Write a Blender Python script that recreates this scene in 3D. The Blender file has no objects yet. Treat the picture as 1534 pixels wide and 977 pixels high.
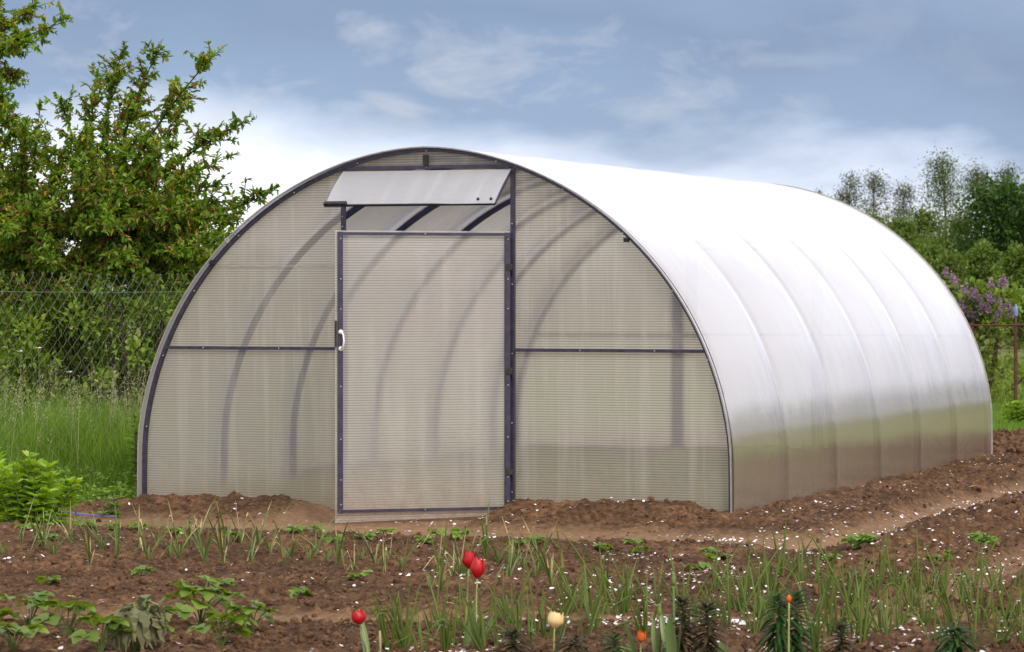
import bpy, math, random
import numpy as np
from math import sin, cos, pi, radians, sqrt
from mathutils import Vector, Matrix

random.seed(11)
RNG = np.random.default_rng(7)
scene = bpy.context.scene
COL = scene.collection

# ------------------------------------------------------------------ camera frame
FPX, CX, CY, CZ, YAW, PITCH = 4781.97, 7.16, -17.21, 1.263, -0.368, -0.011
FW = np.array([sin(YAW) * cos(PITCH), cos(YAW) * cos(PITCH), sin(PITCH)])
RT = np.array([cos(YAW), -sin(YAW), 0.0])
UP = np.cross(RT, FW)
CAM = np.array([CX, CY, CZ])


def at(px, py, d):
    """World point seen at photo pixel (px, py) at depth d metres."""
    return CAM + d * FW + d * (px - 767) / FPX * RT + d * (488.5 - py) / FPX * UP


def at_x(px, d):
    p = at(px, 436, d)
    return p[0], p[1]


# ------------------------------------------------------------------ noise
def _hash(ix, iy, seed):
    n = (ix.astype(np.int64) * 374761393 + iy.astype(np.int64) * 668265263 + seed * 974711) & 0xFFFFFFFF
    n = ((n ^ (n >> 13)) * 1274126177) & 0xFFFFFFFF
    return ((n ^ (n >> 16)) & 0xFFFF) / 65535.0


def vnoise(x, y, seed=0):
    ix, iy = np.floor(x), np.floor(y)
    fx, fy = x - ix, y - iy
    fx, fy = fx * fx * (3 - 2 * fx), fy * fy * (3 - 2 * fy)
    a, b = _hash(ix, iy, seed), _hash(ix + 1, iy, seed)
    c, d = _hash(ix, iy + 1, seed), _hash(ix + 1, iy + 1, seed)
    return (a * (1 - fx) + b * fx) * (1 - fy) + (c * (1 - fx) + d * fx) * fy


def fbm(x, y, octaves=4, seed=0):
    s, a, t = 0, 0.5, 0
    for k in range(octaves):
        s = s + a * vnoise(x * 2 ** k + 17.3 * k, y * 2 ** k - 9.1 * k, seed + k)
        t += a
        a *= 0.5
    return s / t


def sstep(a, b, x):
    t = np.clip((x - a) / (b - a), 0, 1)
    return t * t * (3 - 2 * t)


GA, GN, GM, GH, GL = 1.874, 1.836, 2.27, 2.1, 6.572     # greenhouse half width, profile exponents, height, length


def path_mask(x, y):
    """1 on the trodden path along the front and right of the greenhouse, 0 on dug beds."""
    wob = 0.12 * (fbm(x * 1.3, y * 1.3, 3, 5) - 0.5)
    front = sstep(-1.85, -1.5, y + wob) * (1 - sstep(-0.95, -0.65, y + wob)) * sstep(-2.6, -1.3, x) * (1 - sstep(2.7, 3.2, x))
    side = sstep(2.50, 2.66, x + wob) * (1 - sstep(2.84, 3.0, x + wob)) * sstep(-2.2, -1.6, y)
    side2 = sstep(3.75, 3.85, x + wob) * (1 - sstep(4.05, 4.2, x + wob))
    door = sstep(-1.7, -1.2, y) * (1 - sstep(0.0, 0.2, y)) * sstep(-0.95, -0.6, x) * (1 - sstep(0.4, 0.62, x))
    low = sstep(-5.05, -4.9, y - 0.35 * x + 1.6 + wob) * (1 - sstep(-4.6, -4.45, y - 0.35 * x + 1.6 + wob))
    inside = ((np.abs(x) < GA - 0.05) & (y > 0.05) & (y < GL - 0.05)) * 1.5
    return np.clip(front + side + door + 0.85 * low + 0.7 * side2 + inside, 0, 1.5)


def soil_h(x, y):
    x = np.asarray(x, float)
    y = np.asarray(y, float)
    p = path_mask(x, y)
    h = -0.065 + 0.03 * (1 - p) + 0.025 * (fbm(x * 0.9, y * 0.9, 2, 3) - 0.5)
    # soil banked up against the walls
    dx = np.maximum(np.abs(x) - GA, 0)
    dy = np.maximum(np.maximum(-y, y - GL), 0)
    dist = np.sqrt(dx * dx + dy * dy)
    bank = np.exp(-(dist / 0.42) ** 2)
    gap = sstep(-0.72, -0.5, x) * (1 - sstep(0.45, 0.62, x)) * (y < GL * 0.5)
    bank = bank * (1 - 0.8 * gap)
    bank = bank * (1 - 0.62 * sstep(1.55, 1.85, x))
    h = h + (0.075 - 0.03 * (x < -0.3) * (y < 1) + 0.05 * (fbm(x * 2.1, y * 2.1, 3, 9) - 0.5)) * bank
    # heap against the front right panel
    h = h + 0.042 * np.exp(-((x - 1.15) / 0.5) ** 2 - ((y + 0.28) / 0.24) ** 2)
    h = h + 0.008 * np.exp(-((x + 1.55) / 0.4) ** 2 - ((y + 0.3) / 0.3) ** 2)
    # low ridges thrown up beside the trodden strips
    h = h + (0.055 * np.exp(-((x - 3.28) / 0.2) ** 2) * sstep(-2.4, -1.4, y) + 0.03 * np.exp(-((x - 2.3) / 0.16) ** 2) * sstep(-0.5, 0.5, y)) * (0.5 + fbm(x * 1.7, y * 1.7, 3, 13))
    # inside
    ins = (np.abs(x) < GA - 0.12) & (y > 0.1) & (y < GL - 0.1)
    h = np.where(ins, -0.02, h)
    return h


def soil_micro(x, y):
    p = path_mask(x, y)
    rough = (1 - 0.82 * np.minimum(p, 1)) * (1 + 0.7 * sstep(2.2, 3.2, x + 0.25 * y))
    n1 = np.abs(fbm(x * 7, y * 7, 3, 21) - 0.5) * 2
    n2 = fbm(x * 19, y * 19, 3, 31) - 0.5
    n3 = np.abs(fbm(x * 34, y * 34, 2, 41) - 0.5)
    return rough * (0.048 * (0.45 - n1) + 0.044 * n2 + 0.034 * (0.25 - n3))


def ground(px, py, dz=0.0):
    """Point on the garden soil seen at photo pixel (px, py)."""
    z = -0.04
    for _ in range(6):
        lo = (436 + 0.0 - py)
        d = (CZ - z) * FPX / max(py - 436, 1)
        for _k in range(3):
            p = at(px, py, d)
            d *= (CZ - z) / max(CZ - p[2], 1e-3)
        z = float(soil_h(p[0], p[1])) + dz
    return Vector((p[0], p[1], z))


# ------------------------------------------------------------------ object helpers
def tag(o, label=None, cat=None, group=None, kind=None):
    if label: o['label'] = label
    if cat: o['category'] = cat
    if group: o['group'] = group
    if kind: o['kind'] = kind
    return o


def empty(name, loc=(0, 0, 0), rz=0.0):
    o = bpy.data.objects.new(name, None)
    COL.objects.link(o)
    o.location = loc
    o.rotation_euler = (0, 0, rz)
    o.empty_display_size = 0.1
    return o


def link(name, me, mat, parent=None):
    o = bpy.data.objects.new(name, me)
    COL.objects.link(o)
    for m in (mat if isinstance(mat, (list, tuple)) else [mat]):
        if m is not None and m.name not in [x.name for x in me.materials if x]:
            me.materials.append(m)
    if parent is not None: o.parent = parent
    return o


def np_mesh(name, V, F, smooth=False, mats=None):
    """V (n,3); F (m,k) with k 3 or 4."""
    me = bpy.data.meshes.new(name)
    V = np.ascontiguousarray(V, np.float32)
    F = np.ascontiguousarray(F, np.int32)
    me.vertices.add(len(V))
    me.vertices.foreach_set('co', V.ravel())
    k = F.shape[1]
    me.loops.add(F.size)
    me.loops.foreach_set('vertex_index', F.ravel())
    me.polygons.add(len(F))
    me.polygons.foreach_set('loop_start', np.arange(0, F.size, k, dtype=np.int32))
    me.polygons.foreach_set('loop_total', np.full(len(F), k, np.int32))
    if mats is not None:
        me.polygons.foreach_set('material_index', np.asarray(mats, np.int32))
    me.polygons.foreach_set('use_smooth', np.full(len(F), bool(smooth)))
    me.update(calc_edges=True)
    return me


class MB:
    """Collects boxes, bars, tubes and strips for one mesh object."""
    def __init__(s):
        s.v, s.f, s.m, s.sm = [], [], [], []
        s.cur = 0
        s.smooth = False

    def add(s, vs, fs):
        b = len(s.v)
        s.v += [tuple(map(float, p)) for p in vs]
        for f in fs:
            s.f.append(tuple(i + b for i in f))
            s.m.append(s.cur)
            s.sm.append(s.smooth)

    def box(s, c, h, M=None):
        vs = []
        for i in range(8):
            p = Vector(((i & 1) * 2 - 1, ((i >> 1) & 1) * 2 - 1, ((i >> 2) & 1) * 2 - 1))
            p = Vector((p.x * h[0], p.y * h[1], p.z * h[2]))
            if M is not None: p = M @ p
            vs.append(p + Vector(c))
        s.add(vs, [(0, 2, 3, 1), (4, 5, 7, 6), (0, 1, 5, 4), (2, 6, 7, 3), (0, 4, 6, 2), (1, 3, 7, 5)])

    def tube(s, pts, r, n=6, caps=True):
        pts = [Vector(p) for p in pts]
        k = len(pts)
        rr = r if hasattr(r, '__len__') else [r] * k
        vs, fs = [], []
        prev = None
        for i, p in enumerate(pts):
            t = (pts[min(i + 1, k - 1)] - pts[max(i - 1, 0)])
            if t.length < 1e-9: t = Vector((0, 0, 1))
            t.normalize()
            a = prev if prev is not None else (Vector((1, 0, 0)) if abs(t.x) < 0.8 else Vector((0, 1, 0)))
            a = (a - t * a.dot(t))
            a.normalize()
            prev = a
            b = t.cross(a)
            for j in range(n):
                w = 2 * pi * j / n
                vs.append(p + (a * cos(w) + b * sin(w)) * rr[i])
        for i in range(k - 1):
            for j in range(n):
                q = (j + 1) % n
                fs.append((i * n + j, i * n + q, (i + 1) * n + q, (i + 1) * n + j))
        if caps:
            fs.append(tuple(range(n))[::-1])
            fs.append(tuple((k - 1) * n + j for j in range(n)))
        s.add(vs, fs)

    def blade(s, pts, widths, side, fold=0.0):
        """Leaf strip along pts; side = across vector; folded along the midrib."""
        pts = [Vector(p) for p in pts]
        k = len(pts)
        vs, fs = [], []
        for i, p in enumerate(pts):
            t = (pts[min(i + 1, k - 1)] - pts[max(i - 1, 0)]).normalized()
            sd = Vector(side) - t * Vector(side).dot(t)
            if sd.length < 1e-6: sd = Vector((1, 0, 0))
            sd.normalize()
            up = sd.cross(t)
            w = widths[i]
            vs += [p - sd * w + up * w * fold, p, p + sd * w + up * w * fold]
        for i in range(k - 1):
            a, b = i * 3, i * 3 + 3
            fs += [(a, a + 1, b + 1, b), (a + 1, a + 2, b + 2, b + 1)]
        s.add(vs, fs)

    def mesh(s, name):
        me = bpy.data.meshes.new(name)
        me.from_pydata(s.v, [], s.f)
        me.polygons.foreach_set('material_index', np.array(s.m, np.int32))
        me.polygons.foreach_set('use_smooth', np.array(s.sm, bool))
        me.update()
        return me

    def build(s, name, mat, parent=None):
        return link(name, s.mesh(name), mat, parent)


def copy_tree(o, parent=None):
    c = o.copy()
    COL.objects.link(c)
    if parent is not None: c.parent = parent
    for ch in o.children: copy_tree(ch, c)
    return c


# ------------------------------------------------------------------ materials
def new_mat(name):
    m = bpy.data.materials.new(name)
    m.use_nodes = True
    nt = m.node_tree
    for n in list(nt.nodes): nt.nodes.remove(n)
    out = nt.nodes.new('ShaderNodeOutputMaterial')
    return m, nt, out


def N(nt, typ, **kw):
    n = nt.nodes.new(typ)
    for k, v in kw.items():
        if k == 'inp':
            for a, b in v.items(): n.inputs[a].default_value = b
        else: setattr(n, k, v)
    return n


def ramp(nt, fac, stops, interp='LINEAR'):
    r = N(nt, 'ShaderNodeValToRGB')
    r.color_ramp.interpolation = interp
    els = r.color_ramp.elements
    while len(els) < len(stops): els.new(0.5)
    for e, (p, c) in zip(els, stops):
        e.position = p
        e.color = (*c, 1) if len(c) == 3 else c
    nt.links.new(fac, r.inputs[0])
    return r.outputs[0]


def math_n(nt, op, a, b=None, clamp=False):
    n = N(nt, 'ShaderNodeMath', operation=op, use_clamp=clamp)
    for i, v in enumerate((a, b)):
        if v is None: continue
        if isinstance(v, (int, float)): n.inputs[i].default_value = v
        else: nt.links.new(v, n.inputs[i])
    return n.outputs[0]


def leaf_mat(name, c1, c2, c3=None, rough=0.5, trans=0.35, spec=0.35):
    m, nt, out = new_mat(name)
    g = N(nt, 'ShaderNodeNewGeometry')
    stops = [(0.0, c1), (0.55, c2)] + ([(0.94, c2), (1.0, c3)] if c3 else [(1.0, tuple(min(1, v * 1.25) for v in c2))])
    col = ramp(nt, g.outputs['Random Per Island'], stops)
    tc = N(nt, 'ShaderNodeTexCoord')
    nz = N(nt, 'ShaderNodeTexNoise', inp={'Scale': 2.2, 'Detail': 2.0})
    nt.links.new(tc.outputs['Object'], nz.inputs['Vector'])
    hs = N(nt, 'ShaderNodeHueSaturation')
    nt.links.new(col, hs.inputs['Color'])
    mr = N(nt, 'ShaderNodeMapRange', inp={'From Min': 0.3, 'From Max': 0.7, 'To Min': 0.7, 'To Max': 1.3})
    nt.links.new(nz.outputs[0], mr.inputs[0])
    nt.links.new(mr.outputs[0], hs.inputs['Value'])
    b = N(nt, 'ShaderNodeBsdfPrincipled', inp={'Roughness': rough, 'Specular IOR Level': spec})
    nt.links.new(hs.outputs[0], b.inputs['Base Color'])
    t = N(nt, 'ShaderNodeBsdfTranslucent')
    h2 = N(nt, 'ShaderNodeHueSaturation', inp={'Hue': 0.48, 'Saturation': 1.1, 'Value': 1.5})
    nt.links.new(hs.outputs[0], h2.inputs['Color'])
    nt.links.new(h2.outputs[0], t.inputs['Color'])
    mx = N(nt, 'ShaderNodeMixShader', inp={'Fac': trans})
    nt.links.new(b.outputs[0], mx.inputs[1])
    nt.links.new(t.outputs[0], mx.inputs[2])
    nt.links.new(mx.outputs[0], out.inputs[0])
    return m


def noise_mat(name, c1, c2, scale=8.0, rough=0.8, bump=0.0, metallic=0.0, spec=0.3, detail=5.0):
    m, nt, out = new_mat(name)
    tc = N(nt, 'ShaderNodeTexCoord')
    nz = N(nt, 'ShaderNodeTexNoise', inp={'Scale': scale, 'Detail': detail})
    nt.links.new(tc.outputs['Object'], nz.inputs['Vector'])
    col = ramp(nt, nz.outputs[0], [(0.3, c1), (0.7, c2)])
    b = N(nt, 'ShaderNodeBsdfPrincipled', inp={'Roughness': rough, 'Metallic': metallic, 'Specular IOR Level': spec})
    nt.links.new(col, b.inputs['Base Color'])
    if bump:
        bp = N(nt, 'ShaderNodeBump', inp={'Strength': bump, 'Distance': 0.02})
        nt.links.new(nz.outputs[0], bp.inputs['Height'])
        nt.links.new(bp.outputs[0], b.inputs['Normal'])
    nt.links.new(b.outputs[0], out.inputs[0])
    return m


def soil_material():
    m, nt, out = new_mat('garden_soil')
    tc = N(nt, 'ShaderNodeTexCoord')
    n1 = N(nt, 'ShaderNodeTexNoise', inp={'Scale': 1.6, 'Detail': 6.0, 'Roughness': 0.6})
    n2 = N(nt, 'ShaderNodeTexNoise', inp={'Scale': 26.0, 'Detail': 6.0, 'Roughness': 0.65})
    n3 = N(nt, 'ShaderNodeTexNoise', inp={'Scale': 110.0, 'Detail': 4.0, 'Roughness': 0.6})
    for n in (n1, n2, n3): nt.links.new(tc.outputs['Object'], n.inputs['Vector'])
    c1 = ramp(nt, n2.outputs[0], [(0.30, (0.026, 0.013, 0.006)), (0.48, (0.088, 0.046, 0.023)), (0.74, (0.200, 0.115, 0.060))])
    dry = ramp(nt, n1.outputs[0], [(0.32, (0.55, 0.54, 0.54)), (0.5, (0.95, 0.95, 0.95)), (0.70, (1.45, 1.42, 1.38))])
    mul = N(nt, 'ShaderNodeMix', data_type='RGBA', blend_type='MULTIPLY')
    mul.inputs[0].default_value = 1.0
    nt.links.new(c1, mul.inputs[6])
    nt.links.new(dry, mul.inputs[7])
    at_ = N(nt, 'ShaderNodeAttribute', attribute_name='trodden')
    pc = ramp(nt, n2.outputs[0], [(0.3, (0.17, 0.098, 0.054)), (0.7, (0.31, 0.19, 0.108))])
    mix = N(nt, 'ShaderNodeMix', data_type='RGBA')
    f = math_n(nt, 'MULTIPLY', at_.outputs['Fac'], 0.8)
    nt.links.new(f, mix.inputs[0])
    nt.links.new(mul.outputs[2], mix.inputs[6])
    nt.links.new(pc, mix.inputs[7])
    # green algae film along the trodden strips
    n4 = N(nt, 'ShaderNodeTexNoise', inp={'Scale': 2.3, 'Detail': 5.0})
    nt.links.new(tc.outputs['Object'], n4.inputs['Vector'])
    gf = ramp(nt, n4.outputs[0], [(0.56, (0, 0, 0)), (0.72, (0.5, 0.5, 0.5))])
    gf2 = math_n(nt, 'MULTIPLY', gf, at_.outputs['Fac'])
    mg = N(nt, 'ShaderNodeMix', data_type='RGBA')
    nt.links.new(gf2, mg.inputs[0])
    nt.links.new(mix.outputs[2], mg.inputs[6])
    mg.inputs[7].default_value = (0.13, 0.13, 0.03, 1)
    b = N(nt, 'ShaderNodeBsdfPrincipled', inp={'Roughness': 0.95, 'Specular IOR Level': 0.15})
    nt.links.new(mg.outputs[2], b.inputs['Base Color'])
    bp = N(nt, 'ShaderNodeBump', inp={'Strength': 0.8, 'Distance': 0.012})
    nt.links.new(n3.outputs[0], bp.inputs['Height'])
    nt.links.new(bp.outputs[0], b.inputs['Normal'])
    nt.links.new(b.outputs[0], out.inputs[0])
    return m


def two_sided_fresnel(nt, ior):
    """Fresnel of a thin sheet: the same from both of its faces."""
    g = N(nt, 'ShaderNodeNewGeometry')
    mr = N(nt, 'ShaderNodeMapRange', inp={'To Min': ior, 'To Max': 1.0 / ior})
    nt.links.new(g.outputs['Backfacing'], mr.inputs[0])
    fr = N(nt, 'ShaderNodeFresnel')
    nt.links.new(mr.outputs[0], fr.inputs['IOR'])
    return fr


def sheet_end_material(name='fluted_polycarbonate', period=0.0145, blur=0.22, clear=0.66, tint=(1.0, 0.955, 0.875), dark=0.58, mud_amount=1.0):
    """Twin-wall sheet with horizontal flutes: blurs what is behind it, dark thin rib lines."""
    m, nt, out = new_mat(name)
    tc = N(nt, 'ShaderNodeTexCoord')
    sp = N(nt, 'ShaderNodeSeparateXYZ')
    nt.links.new(tc.outputs['Object'], sp.inputs[0])
    nz = N(nt, 'ShaderNodeTexNoise', inp={'Scale': 3.0, 'Detail': 2.0})
    nt.links.new(tc.outputs['Object'], nz.inputs['Vector'])
    wob = math_n(nt, 'MULTIPLY', nz.outputs[0], 0.004)
    z = math_n(nt, 'ADD', sp.outputs[2], wob)
    ph = math_n(nt, 'MULTIPLY', z, 2 * pi / period)
    sn = math_n(nt, 'SINE', ph)
    line = N(nt, 'ShaderNodeMapRange', inp={'From Min': 0.1, 'From Max': 0.85, 'To Min': 0.0, 'To Max': 1.0})
    nt.links.new(sn, line.inputs[0])
    rf = N(nt, 'ShaderNodeBsdfRefraction', inp={'Roughness': blur, 'IOR': 1.05})
    cr = N(nt, 'ShaderNodeMix', data_type='RGBA')
    nt.links.new(line.outputs[0], cr.inputs[0])
    cr.inputs[6].default_value = (*tint, 1)
    cr.inputs[7].default_value = tuple(v * dark for v in tint) + (1,)
    nt.links.new(cr.outputs[2], rf.inputs['Color'])
    tr = N(nt, 'ShaderNodeBsdfTranslucent')
    df = N(nt, 'ShaderNodeBsdfDiffuse')
    cw = N(nt, 'ShaderNodeMix', data_type='RGBA')
    nt.links.new(line.outputs[0], cw.inputs[0])
    cw.inputs[6].default_value = tuple(v * 0.94 for v in tint) + (1,)
    cw.inputs[7].default_value = tuple(v * 0.9 * dark for v in tint) + (1,)
    nt.links.new(cw.outputs[2], tr.inputs['Color'])
    nt.links.new(cw.outputs[2], df.inputs['Color'])
    white = N(nt, 'ShaderNodeMixShader', inp={'Fac': 0.42})
    nt.links.new(tr.outputs[0], white.inputs[1])
    nt.links.new(df.outputs[0], white.inputs[2])
    # dried mud splashes low down, faint run marks higher up
    ns = N(nt, 'ShaderNodeTexNoise', inp={'Scale': 14.0, 'Detail': 6.0, 'Roughness': 0.7})
    nt.links.new(tc.outputs['Object'], ns.inputs['Vector'])
    mpv = N(nt, 'ShaderNodeMapping')
    mpv.inputs['Scale'].default_value = (14.0, 14.0, 0.9)
    nt.links.new(tc.outputs['Object'], mpv.inputs[0])
    nv = N(nt, 'ShaderNodeTexNoise', inp={'Scale': 1.0, 'Detail': 5.0})
    nt.links.new(mpv.outputs[0], nv.inputs['Vector'])
    hgt = N(nt, 'ShaderNodeMapRange', inp={'From Min': 0.0, 'From Max': 0.30, 'To Min': 0.42, 'To Max': 0.0})
    nt.links.new(sp.outputs[2], hgt.inputs[0])
    mud = math_n(nt, 'MULTIPLY', math_n(nt, 'ADD', hgt.outputs[0], math_n(nt, 'SUBTRACT', ns.outputs[0], 0.56)), 2.2 * mud_amount, True)
    run = N(nt, 'ShaderNodeMapRange', inp={'From Min': 0.50, 'From Max': 0.75, 'To Min': 0.0, 'To Max': 0.14})
    nt.links.new(nv.outputs[0], run.inputs[0])
    cl_ = math_n(nt, 'SUBTRACT', math_n(nt, 'SUBTRACT', clear, run.outputs[0]), math_n(nt, 'MULTIPLY', mud, 0.30), True)
    mudc = N(nt, 'ShaderNodeMix', data_type='RGBA')
    nt.links.new(math_n(nt, 'MULTIPLY', mud, 0.75), mudc.inputs[0])
    nt.links.new(cw.outputs[2], mudc.inputs[6])
    mudc.inputs[7].default_value = (0.42, 0.30, 0.19, 1)
    nt.links.new(mudc.outputs[2], tr.inputs['Color'])
    nt.links.new(mudc.outputs[2], df.inputs['Color'])
    body = N(nt, 'ShaderNodeMixShader')
    nt.links.new(cl_, body.inputs[0])
    nt.links.new(white.outputs[0], body.inputs[1])
    nt.links.new(rf.outputs[0], body.inputs[2])
    gl = N(nt, 'ShaderNodeBsdfGlossy', inp={'Roughness': 0.18})
    bp = N(nt, 'ShaderNodeBump', inp={'Strength': 0.25, 'Distance': 0.003})
    nt.links.new(sn, bp.inputs['Height'])
    nt.links.new(bp.outputs[0], gl.inputs['Normal'])
    fr = two_sided_fresnel(nt, 1.5)
    fin = N(nt, 'ShaderNodeMixShader')
    nt.links.new(fr.outputs[0], fin.inputs[0])
    nt.links.new(body.outputs[0], fin.inputs[1])
    nt.links.new(gl.outputs[0], fin.inputs[2])
    nt.links.new(fin.outputs[0], out.inputs[0])
    return m


def sheet_cover_material():
    """Glossy arched twin-wall sheet, flutes run over the arch."""
    m, nt, out = new_mat('glossy_cover_sheet')
    tc = N(nt, 'ShaderNodeTexCoord')
    mp = N(nt, 'ShaderNodeMapping')
    mp.inputs['Scale'].default_value = (0.5, 45.0, 0.5)
    nt.links.new(tc.outputs['Object'], mp.inputs[0])
    nz = N(nt, 'ShaderNodeTexNoise', inp={'Scale': 1.0, 'Detail': 3.0, 'Roughness': 0.7})
    nt.links.new(mp.outputs[0], nz.inputs['Vector'])
    n2 = N(nt, 'ShaderNodeTexNoise', inp={'Scale': 1.3, 'Detail': 2.0})
    nt.links.new(tc.outputs['Object'], n2.inputs['Vector'])
    hsum = math_n(nt, 'ADD', nz.outputs[0], math_n(nt, 'MULTIPLY', n2.outputs[0], 3.0))
    bp = N(nt, 'ShaderNodeBump', inp={'Strength': 0.42, 'Distance': 0.006})
    nt.links.new(hsum, bp.inputs['Height'])
    tp = N(nt, 'ShaderNodeBsdfTransparent', inp={'Color': (0.86, 0.85, 0.84, 1)})
    tl = N(nt, 'ShaderNodeBsdfTranslucent', inp={'Color': (0.80, 0.77, 0.73, 1)})
    df = N(nt, 'ShaderNodeBsdfDiffuse', inp={'Color': (0.60, 0.56, 0.51, 1)})
    for sh, lo, hi in ((df, (0.58, 0.50, 0.41, 1), (0.76, 0.67, 0.56, 1)), (tl, (0.80, 0.76, 0.71, 1), (0.94, 0.91, 0.87, 1))):
        cm = ramp(nt, nz.outputs[0], [(0.35, lo), (0.65, hi)])
        nt.links.new(cm, sh.inputs['Color'])
    a = N(nt, 'ShaderNodeMixShader', inp={'Fac': 0.36})
    nt.links.new(tl.outputs[0], a.inputs[1])
    nt.links.new(df.outputs[0], a.inputs[2])
    b = N(nt, 'ShaderNodeMixShader', inp={'Fac': 0.40})
    nt.links.new(a.outputs[0], b.inputs[1])
    nt.links.new(tp.outputs[0], b.inputs[2])
    gl = N(nt, 'ShaderNodeBsdfGlossy', inp={'Roughness': 0.17, 'Color': (1, 1, 1, 1)})
    nt.links.new(bp.outputs[0], gl.inputs['Normal'])
    fr = two_sided_fresnel(nt, 2.1)
    fin = N(nt, 'ShaderNodeMixShader')
    nt.links.new(math_n(nt, 'MULTIPLY', fr.outputs[0], 2.3, True), fin.inputs[0])   # several walls of the sheet reflect
    nt.links.new(b.outputs[0], fin.inputs[1])
    nt.links.new(gl.outputs[0], fin.inputs[2])
    nt.links.new(fin.outputs[0], out.inputs[0])
    return m


M = {}
M['soil'] = soil_material()
M['clod'] = noise_mat('soil_clod', (0.036, 0.018, 0.010), (0.160, 0.088, 0.050), 24, 0.95, 0.6, spec=0.12)
M['meadow'] = noise_mat('meadow_ground', (0.078, 0.084, 0.025), (0.18, 0.175, 0.058), 0.35, 0.95, 0.3, spec=0.1)
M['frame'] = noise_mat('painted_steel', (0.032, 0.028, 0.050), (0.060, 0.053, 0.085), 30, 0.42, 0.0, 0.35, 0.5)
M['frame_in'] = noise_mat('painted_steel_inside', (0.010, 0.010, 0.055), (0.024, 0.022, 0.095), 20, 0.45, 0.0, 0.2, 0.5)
M['edge'] = noise_mat('sheet_edge', (0.22, 0.21, 0.19), (0.32, 0.30, 0.27), 40, 0.5)
M['screw'] = noise_mat('zinc_screw', (0.42, 0.42, 0.43), (0.6, 0.6, 0.61), 60, 0.35, 0.0, 0.9)
M['white'] = noise_mat('white_plastic', (0.72, 0.70, 0.66), (0.82, 0.80, 0.76), 20, 0.4)
M['black'] = noise_mat('black_rubber', (0.012, 0.012, 0.012), (0.03, 0.03, 0.03), 30, 0.6)
M['sheet'] = sheet_end_material()
M['sheet_door'] = sheet_end_material('fluted_polycarbonate_door', clear=0.58, blur=0.30, tint=(1.0, 0.955, 0.90), dark=0.62)
M['sheet_vent'] = sheet_end_material('fluted_polycarbonate_flap', clear=0.30, blur=0.5, mud_amount=0.0, tint=(0.94, 0.955, 1.0), period=0.011, dark=0.85)
M['sheet_back'] = sheet_end_material('fluted_polycarbonate_back', clear=0.45, dark=0.8, blur=0.5)
M['cover'] = sheet_cover_material()
M['bark'] = noise_mat('bark', (0.018, 0.013, 0.009), (0.06, 0.045, 0.032), 18, 0.9, 0.7)
M['bark_grey'] = noise_mat('bark_grey', (0.05, 0.045, 0.04), (0.11, 0.10, 0.09), 10, 0.9, 0.5)
M['stem'] = noise_mat('green_stem', (0.07, 0.11, 0.025), (0.13, 0.18, 0.05), 30, 0.55)
M['stem_pale'] = noise_mat('pale_stem', (0.22, 0.26, 0.08), (0.32, 0.34, 0.12), 20, 0.5)
M['cherry'] = leaf_mat('cherry_leaf', (0.058, 0.127, 0.010), (0.156, 0.266, 0.022), (0.373, 0.253, 0.040), 0.42, 0.36)
M['spent'] = leaf_mat('spent_blossom', (0.310, 0.139, 0.051), (0.491, 0.245, 0.102), None, 0.8, 0.3, 0.1)
M['shrub'] = leaf_mat('shrub_leaf', (0.072, 0.145, 0.013), (0.180, 0.282, 0.026), (0.423, 0.388, 0.071), 0.5, 0.33)
M['pale_leaf'] = leaf_mat('pale_leaf', (0.13, 0.17, 0.045), (0.22, 0.25, 0.09), None, 0.5, 0.4)
M['grass'] = leaf_mat('grass_blade', (0.054, 0.125, 0.009), (0.120, 0.223, 0.017), (0.283, 0.296, 0.058), 0.5, 0.38)
M['seedhead'] = leaf_mat('grass_seedhead', (0.209, 0.209, 0.094), (0.330, 0.319, 0.165), None, 0.7, 0.3)
M['lawn'] = leaf_mat('lawn_blade', (0.075, 0.160, 0.013), (0.13, 0.24, 0.025), None, 0.5, 0.4)
M['weed'] = leaf_mat('weed_leaf', (0.076, 0.158, 0.017), (0.165, 0.275, 0.039), (0.303, 0.330, 0.097), 0.5, 0.36)
M['bush'] = leaf_mat('bush_leaf', (0.145, 0.270, 0.017), (0.245, 0.393, 0.040), (0.383, 0.481, 0.100), 0.45, 0.4)
M['onion'] = leaf_mat('onion_leaf', (0.068, 0.121, 0.017), (0.138, 0.191, 0.035), (0.308, 0.289, 0.074), 0.5, 0.28, 0.25)
M['garlic'] = leaf_mat('garlic_leaf', (0.074, 0.118, 0.022), (0.142, 0.187, 0.046), (0.378, 0.321, 0.101), 0.45, 0.25, 0.4)
M['straw'] = leaf_mat('dry_tip', (0.36, 0.29, 0.12), (0.50, 0.41, 0.20), None, 0.7, 0.3)
M['berry'] = leaf_mat('strawberry_leaf', (0.073, 0.144, 0.016), (0.145, 0.216, 0.032), None, 0.5, 0.32)
M['lily'] = leaf_mat('lily_leaf', (0.011, 0.041, 0.008), (0.031, 0.079, 0.014), (0.111, 0.115, 0.038), 0.55, 0.3, 0.2)
M['lily_brown'] = leaf_mat('brown_lily_leaf', (0.019, 0.018, 0.007), (0.057, 0.044, 0.019), (0.113, 0.081, 0.044), 0.6, 0.25, 0.2)
M['tulip_leaf'] = leaf_mat('tulip_leaf', (0.10, 0.17, 0.045), (0.16, 0.23, 0.08), None, 0.42, 0.25, 0.5)
M['wilt'] = leaf_mat('wilted_leaf', (0.085, 0.095, 0.035), (0.18, 0.18, 0.085), (0.28, 0.26, 0.14), 0.6, 0.22)
M['red'] = leaf_mat('red_petal', (0.360, 0.006, 0.009), (0.490, 0.012, 0.014), None, 0.38, 0.25, 0.4)
M['yellow'] = leaf_mat('yellow_petal', (0.718, 0.534, 0.221), (0.791, 0.626, 0.313), None, 0.45, 0.25, 0.4)
M['orange'] = leaf_mat('faded_petal', (0.50, 0.03, 0.01), (0.62, 0.16, 0.03), None, 0.5, 0.25)
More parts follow.
